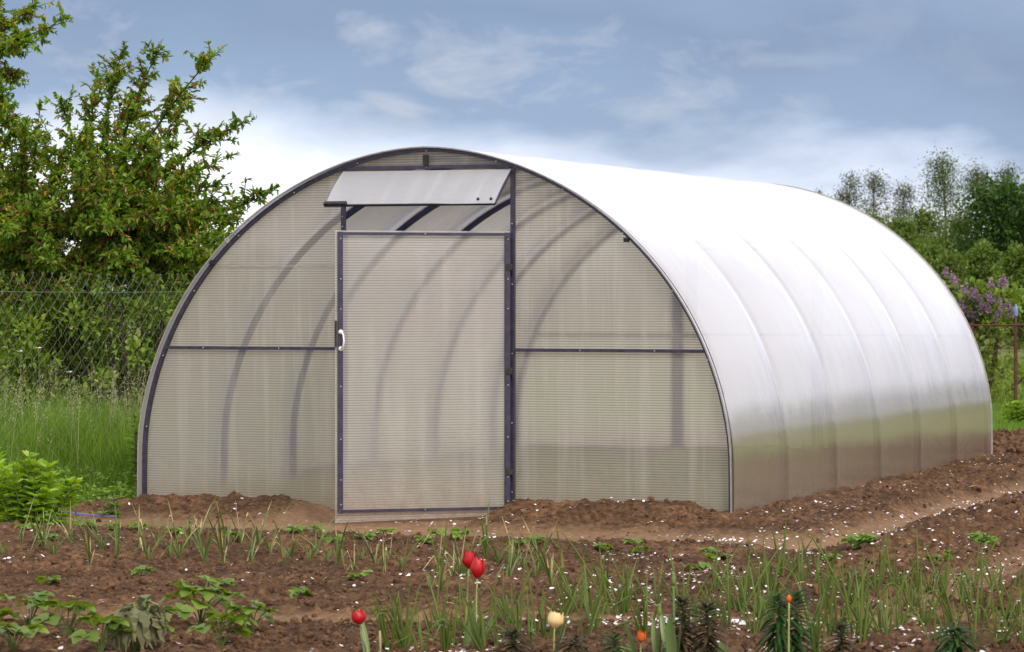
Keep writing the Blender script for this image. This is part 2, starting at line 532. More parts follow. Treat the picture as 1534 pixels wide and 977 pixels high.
M['petal'] = leaf_mat('fallen_petal', (0.74, 0.64, 0.63), (0.86, 0.82, 0.82), (0.55, 0.40, 0.28), 0.6, 0.2, 0.2)
M['bud'] = leaf_mat('seed_pod', (0.14, 0.20, 0.05), (0.20, 0.26, 0.07), None, 0.5, 0.15)
M['lilac'] = leaf_mat('lilac_flower', (0.171, 0.103, 0.151), (0.275, 0.189, 0.234), None, 0.7, 0.3)
M['lilac_leaf'] = leaf_mat('lilac_leaf', (0.076, 0.142, 0.016), (0.157, 0.235, 0.032), (0.258, 0.309, 0.059), 0.45, 0.38)
M['far_dark'] = leaf_mat('far_dark_leaf', (0.020, 0.053, 0.009), (0.049, 0.098, 0.017), None, 0.6, 0.3, 0.2)
M['far_mid'] = leaf_mat('far_mid_leaf', (0.048, 0.086, 0.013), (0.105, 0.146, 0.029), None, 0.6, 0.32, 0.2)
M['far_light'] = leaf_mat('far_light_leaf', (0.065, 0.119, 0.018), (0.119, 0.178, 0.034), None, 0.6, 0.34, 0.2)
M['far_grey'] = leaf_mat('far_grey_leaf', (0.073, 0.088, 0.043), (0.121, 0.139, 0.066), None, 0.7, 0.3, 0.2)
M['wire'] = noise_mat('galvanised_wire', (0.17, 0.166, 0.145), (0.29, 0.28, 0.25), 12, 0.5, 0, 0.5)
M['rust'] = noise_mat('rusty_steel', (0.055, 0.022, 0.013), (0.12, 0.05, 0.028), 14, 0.9, 0.4)
M['rust_wire'] = noise_mat('rusty_wire', (0.08, 0.05, 0.035), (0.15, 0.10, 0.07), 12, 0.8)
M['hose'] = noise_mat('blue_hose', (0.06, 0.07, 0.16), (0.12, 0.13, 0.25), 8, 0.5)
M['wood'] = noise_mat('grey_wood', (0.10, 0.065, 0.04), (0.20, 0.14, 0.09), 20, 0.85, 0.4)
M['bottle'] = noise_mat('blue_bottle', (0.06, 0.14, 0.32), (0.25, 0.33, 0.45), 3, 0.3)

# ------------------------------------------------------------------ terrain
def build_meadow():
    xs = np.concatenate([-np.geomspace(500, 14, 40), np.linspace(-13, 16, 90), np.geomspace(17, 500, 40)])
    ys = np.concatenate([np.linspace(-60, -12, 12), np.linspace(-11, 40, 130), np.geomspace(41, 900, 50)])
    X, Y = np.meshgrid(xs, ys)
    Z = -0.085 + 0.05 * (fbm(X * 0.25, Y * 0.25, 3, 61) - 0.5)
    Z = Z + (1.5 + 1.6 * (fbm(X * 0.12, Y * 0.07, 3, 71) - 0.5)) * sstep(9.5, 17, X) * sstep(-20, 0, Y)  # added bank outside the view, raised for its green reflection in the cover
    ins = (X > -2.25) & (X < 7.2) & (Y > -9.6) & (Y < 10.9)
    Z = np.where(ins, -0.22, Z)
    n, k = X.shape
    idx = np.arange(n * k).reshape(n, k)
    F = np.stack([idx[:-1, :-1], idx[:-1, 1:], idx[1:, 1:], idx[1:, :-1]], -1).reshape(-1, 4)
    me = np_mesh('meadow', np.stack([X, Y, Z], -1).reshape(-1, 3), F, True)
    tag(link('meadow', me, M['meadow']), kind='structure')


def soil_edge(y):
    return -1.98 + 0.16 * np.sin(y * 1.3) + 0.1 * np.sin(y * 3.1 + 1)


def build_soil():
    xs = np.concatenate([np.arange(-2.6, 4.3, 0.017), np.arange(4.3, 7.6, 0.06)])
    ys = np.concatenate([np.arange(-10, -7.9, 0.05), np.arange(-7.9, 0.5, 0.020), np.arange(0.5, 7, 0.035), np.arange(7, 11.2, 0.05)])
    X, Y = np.meshgrid(xs, ys)
    Z = soil_h(X, Y) + soil_micro(X, Y)
    e = soil_edge(Y)
    drop = sstep(e + 0.12, e - 0.12, X) + sstep(10.6, 11.0, Y) + sstep(7.0, 7.3, X)
    Z = Z - 0.22 * np.clip(drop, 0, 1)
    n, k = X.shape
    idx = np.arange(n * k).reshape(n, k)
    F = np.stack([idx[:-1, :-1], idx[:-1, 1:], idx[1:, 1:], idx[1:, :-1]], -1).reshape(-1, 4)
    me = np_mesh('garden_soil', np.stack([X, Y, Z], -1).reshape(-1, 3), F, True)
    a = me.attributes.new('trodden', 'FLOAT', 'POINT')
    a.data.foreach_set('value', path_mask(X, Y).astype(np.float32).ravel())
    tag(link('garden_soil', me, M['soil']), kind='structure')


def ico(sub=1):
    import bmesh
    bm = bmesh.new()
    bmesh.ops.create_icosphere(bm, subdivisions=sub, radius=1.0)
    V = np.array([v.co[:] for v in bm.verts])
    F = np.array([[v.index for v in f.verts] for f in bm.faces])
    bm.free()
    return V, F


def rand_rot(n):
    q = RNG.normal(size=(n, 4))
    q /= np.linalg.norm(q, axis=1, keepdims=True)
    w, x, y, z = q.T
    return np.stack([np.stack([1 - 2 * (y * y + z * z), 2 * (x * y - z * w), 2 * (x * z + y * w)], -1),
                     np.stack([2 * (x * y + z * w), 1 - 2 * (x * x + z * z), 2 * (y * z - x * w)], -1),
                     np.stack([2 * (x * z - y * w), 2 * (y * z + x * w), 1 - 2 * (x * x + y * y)], -1)], 1)


def visible_ground(n, pxr=(-40, 1580), dr=(10.9, 26)):
    """Random points spread over the garden bed in front and right of the greenhouse."""
    px = RNG.uniform(*pxr, n)
    d = 1 / np.sqrt(RNG.uniform(1 / dr[1] ** 2, 1 / dr[0] ** 2, n))
    P = CAM[None] + d[:, None] * FW[None] + (d * (px - 767) / FPX)[:, None] * RT[None]
    return P[:, 0], P[:, 1]


def in_soil(x, y):
    inside = (np.abs(x) < GA + 0.06) & (y > -0.05) & (y < GL + 0.06)
    return (x > soil_edge(y) + 0.12) & (y < 10.6) & (x < 7) & ~inside


def build_clods():
    V, F = ico(1)
    x, y = visible_ground(26000)
    keep = in_soil(x, y) & (RNG.uniform(size=len(x)) > 0.93 * np.minimum(path_mask(x, y), 1)) & (fbm(x * 2.5, y * 2.5, 3, 77) > 0.40)
    x, y = x[keep], y[keep]
    n = len(x)
    s = 0.004 + 0.030 * RNG.beta(0.9, 6.0, n)
    far = (x + 0.25 * y > 3.0)
    s = np.where(far & (RNG.uniform(size=n) < 0.25), s * 1.7, s)
    far = (y > 5.5)
    s = np.where(far, s * 2.6, s)
    # heaps of clods left after digging behind the greenhouse corner
    xe = RNG.uniform(1.0, 4.4, 2200)
    ye = RNG.uniform(6.8, 10.6, 2200)
    se = RNG.uniform(0.018, 0.055, 2200)
    x, y, s = np.concatenate([x, xe]), np.concatenate([y, ye]), np.concatenate([s, se])
    n = len(x)
    z = soil_h(x, y) + soil_micro(x, y) + s * 0.15
    R = rand_rot(n)
    vv = V[None] * (1 + RNG.uniform(-0.32, 0.32, (n, len(V), 1)))
    vv = vv * np.array([1.25, 0.95, 0.72])
    vv = np.einsum('nij,nvj->nvi', R, vv) * s[:, None, None] + np.stack([x, y, z], -1)[:, None]
    FF = (F[None] + (np.arange(n) * len(V))[:, None, None]).reshape(-1, 3)
    me = np_mesh('soil_clods', vv.reshape(-1, 3), FF, False)
    tag(link('soil_clods', me, M['clod']), 'small brown crumbs and clods lying on the dug soil', 'soil clods', kind='stuff')


def build_petals():
    x1, y1 = visible_ground(8500)
    x2, y2 = visible_ground(4600, (560, 1580), (11, 24))
    x3, y3 = visible_ground(9000, (900, 1580), (12, 25))
    x, y = np.concatenate([x1, x2, x3]), np.concatenate([y1, y2, y3])
    dens = fbm(x * 1.8, y * 1.8, 3, 91)
    prob = np.clip((dens - 0.33) * 1.7, 0.02, 1) * (0.42 + 0.5 * path_mask(x, y))
    keep = in_soil(x, y) & (RNG.uniform(size=len(x)) < prob)
    x, y = x[keep], y[keep]
    # some lie in small drifts
    k = RNG.integers(0, len(x), 420)
    x = np.concatenate([x, x[k] + RNG.normal(0, 0.025, 420)])
    y = np.concatenate([y, y[k] + RNG.normal(0, 0.03, 420)])
    n = len(x)
    z = soil_h(x, y) + np.maximum(soil_micro(x, y), -0.01) + 0.010
    ring = np.array([[0, 0, 0], [1, 0.1, .3], [.62, .72, .36], [-.25, .85, .28], [-.95, .25, .22], [-.7, -.55, .3], [.1, -.8, .33], [.75, -.62, .3]])
    F = np.array([[0, i, i % 7 + 1] for i in range(1, 8)])
    s = 0.0045 + 0.0085 * RNG.beta(1.5, 2.6, n)
    a = RNG.uniform(0, 2 * pi, n)
    vv = ring[None] * (1 + RNG.uniform(-0.2, 0.2, (n, 8, 1)))
    vv[:, :, 2] *= RNG.choice([-0.8, 1.0, 1.0], n)[:, None]
    tilt = RNG.normal(0, 0.28, (n, 2))
    c, sn = np.cos(a)[:, None], np.sin(a)[:, None]
    X = vv[:, :, 0] * c - vv[:, :, 1] * sn
    Y = vv[:, :, 0] * sn + vv[:, :, 1] * c
    Z = vv[:, :, 2] + tilt[:, :1] * X + tilt[:, 1:] * Y
    vv = np.stack([X, Y, Z], -1) * s[:, None, None] + np.stack([x, y, z], -1)[:, None]
    FF = (F[None] + (np.arange(n) * 8)[:, None, None]).reshape(-1, 3)
    me = np_mesh('fallen_petals', vv.reshape(-1, 3), FF, True)
    tag(link('fallen_petals', me, M['petal']), 'white fallen blossom petals scattered over the brown soil', 'fallen petals', kind='stuff')


def build_debris():
    x, y = visible_ground(2600)
    keep = in_soil(x, y) & (fbm(x * 2.1, y * 2.1, 3, 55) > 0.47)
    x, y = x[keep], y[keep]
    n = len(x)
    z = soil_h(x, y) + np.maximum(soil_micro(x, y), -0.005) + 0.006
    a = RNG.uniform(0, 2 * pi, n)
    D = np.stack([np.cos(a), np.sin(a), RNG.normal(0, 0.22, n)], -1)
    L = 0.012 + 0.075 * RNG.beta(1.2, 4, n)
    V, F = leaf_cards(np.stack([x, y, z], -1), D, np.tile([[0, 0, 1.0]], (n, 1)), L, RNG.uniform(0.0012, 0.0030, n), 0.5, 0.1)
    tag(link('straw_bits', np_mesh('straw_bits', V, F), M['straw']), 'bits of dry straw and old stalks lying on the soil', 'straw', kind='stuff')


# ------------------------------------------------------------------ leaf clouds (numpy)
def leaf_cards(P, D, U, L, W, fold=0.25, droop=0.0):
    """Folded diamond leaves: P base points, D directions, U up hints, L lengths, W half widths -> V, F."""
    n = len(P)
    D = D / np.linalg.norm(D, axis=1, keepdims=True)
    S = np.cross(D, U)
    nn = np.linalg.norm(S, axis=1, keepdims=True)
    S = np.where(nn > 1e-4, S / np.maximum(nn, 1e-6), np.array([1.0, 0, 0]))
    T = np.cross(S, D)
    L, W = L[:, None], W[:, None]
    V = np.stack([P, P + D * L * 0.42 - S * W + T * W * fold, P + D * L - T * L * droop, P + D * L * 0.42 + S * W + T * W * fold], 1)
    i = np.arange(n)[:, None] * 4
    F = np.concatenate([i + np.array([[0, 2, 1]]), i + np.array([[0, 3, 2]])], 1).reshape(-1, 3)
    return V.reshape(-1, 3), F


def oval_cards(P, D, U, L, W, fold=0.25, droop=0.0):
    """Folded oval leaves with a pointed tip."""
    n = len(P)
    D = D / np.linalg.norm(D, axis=1, keepdims=True)
    S = np.cross(D, U)
    nn = np.linalg.norm(S, axis=1, keepdims=True)
    S = np.where(nn > 1e-4, S / np.maximum(nn, 1e-6), np.array([1.0, 0, 0]))
    T = np.cross(S, D)
    L, W = L[:, None], W[:, None]
    a, b = P + D * L * 0.30 - T * L * droop * 0.1, P + D * L * 0.68 - T * L * droop * 0.45
    V = np.stack([P, a + S * W + T * W * fold, b + S * W * 0.82 + T * W * fold, P + D * L - T * L * droop,
                  b - S * W * 0.82 + T * W * fold, a - S * W + T * W * fold], 1)
    i = np.arange(n)[:, None] * 6
    F = np.concatenate([i + np.array([[0, k, k + 1]]) for k in (1, 2, 3, 4)], 1).reshape(-1, 3)
    return V.reshape(-1, 3), F


def merge(parts):
    V, F, Mt, off = [], [], [], 0
    for v, f, m in parts:
        V.append(v)
        F.append(f + off)
        Mt.append(np.full(len(f), m))
        off += len(v)
    return np.concatenate(V), np.concatenate(F), np.concatenate(Mt)


def unit(n):
    v = RNG.normal(size=(n, 3))
    return v / np.linalg.norm(v, axis=1, keepdims=True)


def bez(p0, p1, bow, k=8):
    p0, p1 = Vector(p0), Vector(p1)
    m = (p0 + p1) / 2 + Vector(bow)
    return [p0 * (1 - t) ** 2 + m * 2 * t * (1 - t) + p1 * t * t for t in [i / k for i in range(k + 1)]]


def shoot_leaves(path, per_m, L, W, acc, start=0.15, end_bias=True):
    """Leaves all round a twig."""
    pts = np.array([p[:] for p in path])
    seg = np.linalg.norm(np.diff(pts, axis=0), axis=1)
    cum = np.concatenate([[0], np.cumsum(seg)])
    n = max(3, int(cum[-1] * per_m))
    u = RNG.uniform(start, 1, n) * cum[-1]
    P = np.stack([np.interp(u, cum, pts[:, i]) for i in range(3)], -1)
    ax = pts[-1] - pts[0]
    ax = ax / (np.linalg.norm(ax) + 1e-9)
    D = unit(n) * 0.95 + ax * 0.6 + np.array([0, 0, 0.05])
    acc['P'].append(P)
    acc['D'].append(D)
    sc = RNG.uniform(0.65, 1.1, n) * (1 - 0.35 * (u / cum[-1]) ** 3)
    acc['L'].append(L * sc)
    acc['W'].append(W * sc)


def new_acc():
    return {'P': [], 'D': [], 'L': [], 'W': []}


def acc_mesh(acc, name, droop=0.12, oval=False):
    P, D = np.concatenate(acc['P']), np.concatenate(acc['D'])
    L, W = np.concatenate(acc['L']), np.concatenate(acc['W'])
    U = np.tile(np.array([[0, 0, 1.0]]), (len(P), 1)) + 0.6 * unit(len(P))
    V, F = (oval_cards if oval else leaf_cards)(P, D, U, L, W, 0.3, droop)
    return np_mesh(name, V, F, False)


# ------------------------------------------------------------------ cherry tree behind the fence
def build_cherry():
    base = at(95, 640, 26.3)
    base[2] = -0.08
    root = empty('cherry_tree', base)
    tag(root, 'spreading cherry tree with dark leaves and faded blossom behind the chain link fence', 'tree')
    o = Vector(base)
    tb = MB()
    tb.smooth = True
    lv, bl = new_acc(), new_acc()
    fork = Vector(at(135, 372, 26.2))
    f2 = Vector(at(30, 420, 26.6))
    f3 = Vector(at(-80, 130, 26.3))
    tr = bez(o, fork, (0.03, 0, 0.1), 8)
    tb.tube([p - o for p in tr], [0.062 - 0.003 * i for i in range(9)], 8)
    tr2 = bez(o + Vector((-0.12, 0.1, 0)), f2, (-0.05, 0, 0.1), 6)
    tb.tube([p - o for p in tr2], [0.045 - 0.003 * i for i in range(7)], 7)
    limbs = [  # (start, tip px, py, depth, bow)
        (fork, 188, 62, 25.9, 0.25), (fork, 242, 62, 26.0, 0.2), (fork, 335, 70, 25.7, 0.3), (fork, 384, 178, 25.8, 0.3),
        (fork, 352, 232, 26.4, 0.15), (fork, 150, 92, 26.6, 0.1), (fork, 288, 150, 26.6, 0.2), (fork, 340, 300, 25.9, 0.1),
        (fork, 408, 288, 25.2, -0.1), (fork, 322, 398, 25.4, 0.05), (fork, 250, 330, 24.9, 0.2), (fork, 210, 200, 25.2, 0.2),
        (fork, 120, 250, 25.0, 0.2), (fork, 90, 150, 26.0, 0.1), (fork, 160, 330, 24.7, 0.1),
        (f3, 108, 30, 25.8, 0.12), (f3, 58, 4, 26.2, 0.1), (f3, 48, 62, 25.6, 0.1), (f3, 10, -30, 26.4, 0), (f3, 20, 70, 26.3, 0.1), (f2, -90, 140, 26.0, 0), (f2, -40, 60, 26.0, 0), (f3, 40, 110, 26.2, 0.05),
        (f2, 40, 180, 25.5, 0.1), (f2, -20, 230, 25.3, 0.1), (f2, 60, 300, 25.0, 0.1), (f2, 10, 330, 24.9, 0.1), (f2, -110, 300, 25.6, 0.1),
        (f2, 80, 390, 24.9, 0.05), (f2, -40, 400, 25.2, 0.05), (fork, 200, 390, 24.8, 0.05), (fork, 285, 380, 25.0, 0.05),
        (fork, 230, 270, 26.4, 0.15), (fork, 300, 260, 25.3, 0.15), (fork, 320, 340, 26.2, 0.1), (fork, 60, 220, 26.6, 0.1), (f2, 120, 330, 25.8, 0.1), (f2, 0, 120, 25.6, 0.1),
        (fork, 180, 270, 24.9, 0.15), (fork, 265, 215, 25.4, 0.2), (f2, 30, 250, 26.9, 0.1), (fork, 130, 190, 25.6, 0.1), (fork, 200, 140, 26.8, 0.1), (f2, 130, 415, 25.6, 0), (fork, 180, 430, 26.0, 0.05),
        (fork, 300, 300, 25.0, 0.1), (fork, 370, 330, 26.3, 0.05), (fork, 270, 400, 26.4, 0.0), (fork, 345, 365, 25.0, 0.05), (fork, 310, 420, 25.6, 0.0), (fork, 230, 420, 25.0, 0.0),
        (f2, 95, 265, 25.4, 0.1), (fork, 75, 330, 26.4, 0.05), (f2, 115, 215, 26.0, 0.1), (fork, 330, 275, 26.3, 0.1), (fork, 300, 345, 25.9, 0.05), (fork, 352, 320, 25.2, 0.05), (f2, 60, 160, 25.9, 0.1), (f3, 30, 200, 25.9, 0.1), (fork, 240, 360, 26.5, 0.05), (f2, 70, 360, 25.2, 0.05),
        (fork, 335, 310, 25.6, 0.05), (fork, 280, 315, 25.8, 0.05), (fork, 300, 395, 26.3, 0.0), (fork, 345, 345, 26.0, 0.0), (fork, 262, 290, 26.2, 0.1), (f2, 85, 300, 25.9, 0.1), (f2, 110, 390, 26.2, 0.0), (f2, 30, 300, 26.0, 0.1), (f3, 70, 215, 26.2, 0.1), (f3, 0, 160, 25.8, 0.1),
        (f2, 105, 440, 25.0, 0.0), (fork, 150, 440, 24.9, 0.0), (fork, 240, 445, 25.2, 0.0), (f2, 45, 445, 25.1, 0.0), (fork, 300, 440, 25.4, 0.0), (f2, -10, 430, 25.4, 0.0), (f2, 135, 300, 26.4, 0.1), (fork, 130, 330, 25.3, 0.0)]
    for st, px, py, d, bow in limbs:
        tip = Vector(at(px, py, d))
        path = bez(st, tip, (random.uniform(-.1, .1), random.uniform(-.1, .1), bow), 10)
        Ln = (tip - st).length
        r0 = 0.007 + 0.0055 * Ln
        tb.tube([p - o for p in path], [r0 * (1 - 0.88 * i / 10) for i in range(11)], 5, False)
        shoot_leaves([p - o for p in path[4:]], 85, 0.076, 0.0175, lv, 0)
        nt = int(11 + Ln * 13)
        for _ in range(nt):
            t = random.uniform(0.12, 0.95)
            i = min(int(t * 10), 9)
            p = path[i].lerp(path[i + 1], t * 10 - i)
            ax = (path[i + 1] - path[i]).normalized()
            dr = (ax * random.uniform(0.3, 0.9) + Vector((random.gauss(0, .6), random.gauss(0, .6), random.gauss(0.15, .45)))).normalized()
            ln = random.uniform(0.16, 0.5) * (1.08 - 0.72 * t)
            q = p + dr * ln
            tw = bez(p, q, (0, 0, random.uniform(-0.04, 0.06)), 4)
            tb.tube([a - o for a in tw], [0.0055, .005, .004, .003, .002], 3, False)
            shoot_leaves([a - o for a in tw], 78, 0.074, 0.0175, lv, 0.05)
            if random.random() < 0.85 and t < 0.85 and py > 0:
                shoot_leaves([a - o for a in tw], 85, 0.034, 0.011, bl, 0.1)
    tb.build('trunk', M['bark'], root)
    link('crown', acc_mesh(lv, 'crown', 0.25, True), M['cherry'], root)
    link('faded_blossom', acc_mesh(bl, 'faded_blossom'), M['spent'], root)


def make_shrub(name, w, dpt, h, nleaf, L, W, mat, stems=7, gap=0.45, seed=1, low=0.0, extra=None, upright=0.35):
    """Leafy shrub from stems with leaf clumps; returns the Empty at its base."""
    rs = random.Random(seed)
    root = empty(name)
    sb = MB()
    sb.smooth = True
    acc = new_acc()
    tips = []
    for k in range(stems):
        a = rs.uniform(0, 2 * pi)
        rr = sqrt(rs.random())
        tip = Vector((cos(a) * rr * w * 0.45, sin(a) * rr * dpt * 0.45, h * (0.6 + 0.4 * (1 - rr * rr)) * rs.uniform(0.82, 1.0)))
        b0 = Vector((cos(a) * 0.08 * w, sin(a) * 0.08 * dpt, 0))
        path = bez(b0, tip, (cos(a) * .08 * w, sin(a) * .08 * dpt, 0.1 * h), 7)
        sb.tube(path, [0.012 * h * (1 - 0.8 * i / 7) + 0.002 for i in range(8)], 4, False)
        tips.append(path)
    clumps = []
    for path in tips:
        for _ in range(5):
            t = rs.uniform(low, 1) * 7
            i = min(int(t), 6)
            p = path[i].lerp(path[i + 1], t - i)
            off = Vector((rs.gauss(0, .13) * w, rs.gauss(0, .13) * dpt, rs.gauss(0, .05) * h))
            clumps.append((p + off, rs.uniform(0.07, 0.15) * (w + h) * 0.5))
            sb.tube([p, (p + off * 0.9)], [0.004 * h + .001, 0.001], 3, False)
    per = max(4, nleaf // len(clumps))
    for c, r in clumps:
        g = RNG.normal(size=(per, 3))
        g /= np.linalg.norm(g, axis=1, keepdims=True)
        P = np.array(c[:]) + g * (r * RNG.uniform(gap, 1.05, (per, 1))) * np.array([1, 1, 0.8])
        P[:, 2] = np.maximum(P[:, 2], 0.02)
        D = g * 0.8 + unit(per) * 0.7 + np.array([0, 0, upright])
        acc['P'].append(P)
        acc['D'].append(D)
        sc = RNG.uniform(0.6, 1.15, per)
        acc['L'].append(L * sc)
        acc['W'].append(W * sc)
    sb.build('stem', M['bark'], root)
    link('foliage', acc_mesh(acc, 'foliage', 0.15, True), mat, root)
    return root, clumps


def put(root, loc, rz=0.0, s=1.0, label=None, cat=None, group=None):
    root.location = loc
    root.rotation_euler = (0, 0, rz)
    root.scale = (s, s, s) if not hasattr(s, '__len__') else s
    if label: tag(root, label, cat, group)
    return root


def make_far_tree(name, h, w, nleaf, L, mat, trunk_mat, shape='cone', seed=1, sparse=False):
    rs = random.Random(seed)
    root = empty(name)
    tb = MB()
    tb.smooth = True
    top = Vector((rs.uniform(-.03, .03) * h, 0, h))
    path = bez((0, 0, 0), top, (rs.uniform(-.02, .02) * h, 0, 0), 10)
    tb.tube(path, [0.016 * h * (1 - 0.95 * i / 10) + .006 for i in range(11)], 6)
    acc = new_acc()
    nb = 60 if sparse else 80
    for k in range(nb):
        t = rs.uniform(0.22 if sparse else 0.08, 0.98)
        p = path[0].lerp(top, t)
        if shape == 'cone': rad = w * 0.5 * (1 - t) ** 0.75 * rs.uniform(0.6, 1.1) + 0.03 * w
        elif shape == 'oval': rad = w * 0.5 * sin(pi * min(1, (t - .1) / .93 + .05)) ** 0.7 * rs.uniform(0.6, 1.08)
        else: rad = w * 0.5 * sqrt(max(0.02, 1 - (2 * t - 1.0) ** 2)) * rs.uniform(0.75, 1.05)
        a = rs.uniform(0, 2 * pi)
        up = rs.uniform(0.25, 0.7) if sparse else rs.uniform(0.0, 0.35)
        q = p + Vector((cos(a) * rad, sin(a) * rad, rad * up))
        br = bez(p, q, (0, 0, -0.08 * rad), 3)
        tb.tube(br, [0.004 * h * (1 - t) + .008, .007, .006, .004], 3, False)
        per = max(3, nleaf // nb)
        u = RNG.uniform(0.25 if sparse else 0.35, 1.08, per)
        P = np.stack([np.interp(u * 3, [0, 1, 2, 3], [b[i] for b in br]) for i in range(3)], -1)
        P = P + RNG.normal(0, 0.055 * w + 0.06 * rad, (per, 3))
        acc['P'].append(P)
        acc['D'].append(unit(per) + np.array([0, 0, 0.3]))
        sc = RNG.uniform(0.55, 1.2, per)
        acc['L'].append(L * sc)
        acc['W'].append(L * 0.3 * sc)
    tb.build('trunk', trunk_mat, root)
    link('crown', acc_mesh(acc, 'crown'), mat, root)
    return root


# ------------------------------------------------------------------ greenhouse
def arch(n=96, inset=0.0):
    t = np.linspace(0, pi, n + 1)
    c, s = np.cos(t), np.sin(t)
    z = GH * s ** (2 / GM)
    x = np.sign(c) * arch_x(z)
    # resample by length
    d = np.concatenate([[0], np.cumsum(np.hypot(np.diff(x), np.diff(z)))])
    u = np.linspace(0, d[-1], n + 1)
    x, z = np.interp(u, d, x), np.interp(u, d, z)
    if inset:
        tx, tz = np.gradient(x), np.gradient(z)
        L = np.hypot(tx, tz)
        x, z = x - inset * tz / L, z + inset * tx / L
    return x, z


def arch_x(z):
    q = (np.clip(z, 0, GH) / GH) ** GM - 0.020
    q = 0.5 * (q + np.sqrt(q * q + 1.6e-4)) / 0.98004 - 0.00198 * (1 - np.clip(z / 0.5, 0, 1))
    return (GA - 0.006) * np.clip(1 - q, 0, 1) ** (1 / GN)


def arch_z(x):
    q = (1 - min(1, (abs(x) / (GA - 0.006)) ** GN)) * 0.98 + 0.020
    return GH * q ** (1 / GM) if q > 0.0225 else 0.3 * max(0.0, (GA - 0.006 - abs(x)) / 0.004)


def sweep(mb, y, w, t, inset, zmin=-0.05):
    """Square tube bent to the arch: w along y, t radial."""
    x0, z0 = arch(72, inset)
    x1, z1 = arch(72, inset + t)
    k = len(x0)
    vs, fs = [], []
    for i in range(k):
        vs += [(x0[i], y - w / 2, z0[i]), (x0[i], y + w / 2, z0[i]), (x1[i], y + w / 2, z1[i]), (x1[i], y - w / 2, z1[i])]
    for i in range(k - 1):
        for j in range(4):
            q = (j + 1) % 4
            fs.append((i * 4 + j, i * 4 + q, i * 4 + 4 + q, i * 4 + 4 + j))
    fs += [(3, 2, 1, 0), tuple((k - 1) * 4 + j for j in range(4))]
    mb.add(vs, fs)


def panel_between(x0, x1, zlow, y, top=None, n=14, th=0.006):
    """Upright sheet from zlow up to the arch (or to z=top) between x0 and x1, with thickness."""
    xs = np.linspace(x0, x1, n + 1)
    mb = MB()
    vs, fs = [], []
    for x in xs:
        zt = arch_z(x) - 0.006 if top is None else min(top, arch_z(x))
        zt = max(zt, zlow + 0.001)
        vs += [(x, y, zlow), (x, y, zt)]
    for i in range(n):
        fs.append((i * 2, i * 2 + 2, i * 2 + 3, i * 2 + 1))
    mb.add(vs, fs)
    return mb


XL, XR, ZR, ZT, ZD = -0.535, 0.535, 0.922, 1.985, 1.60


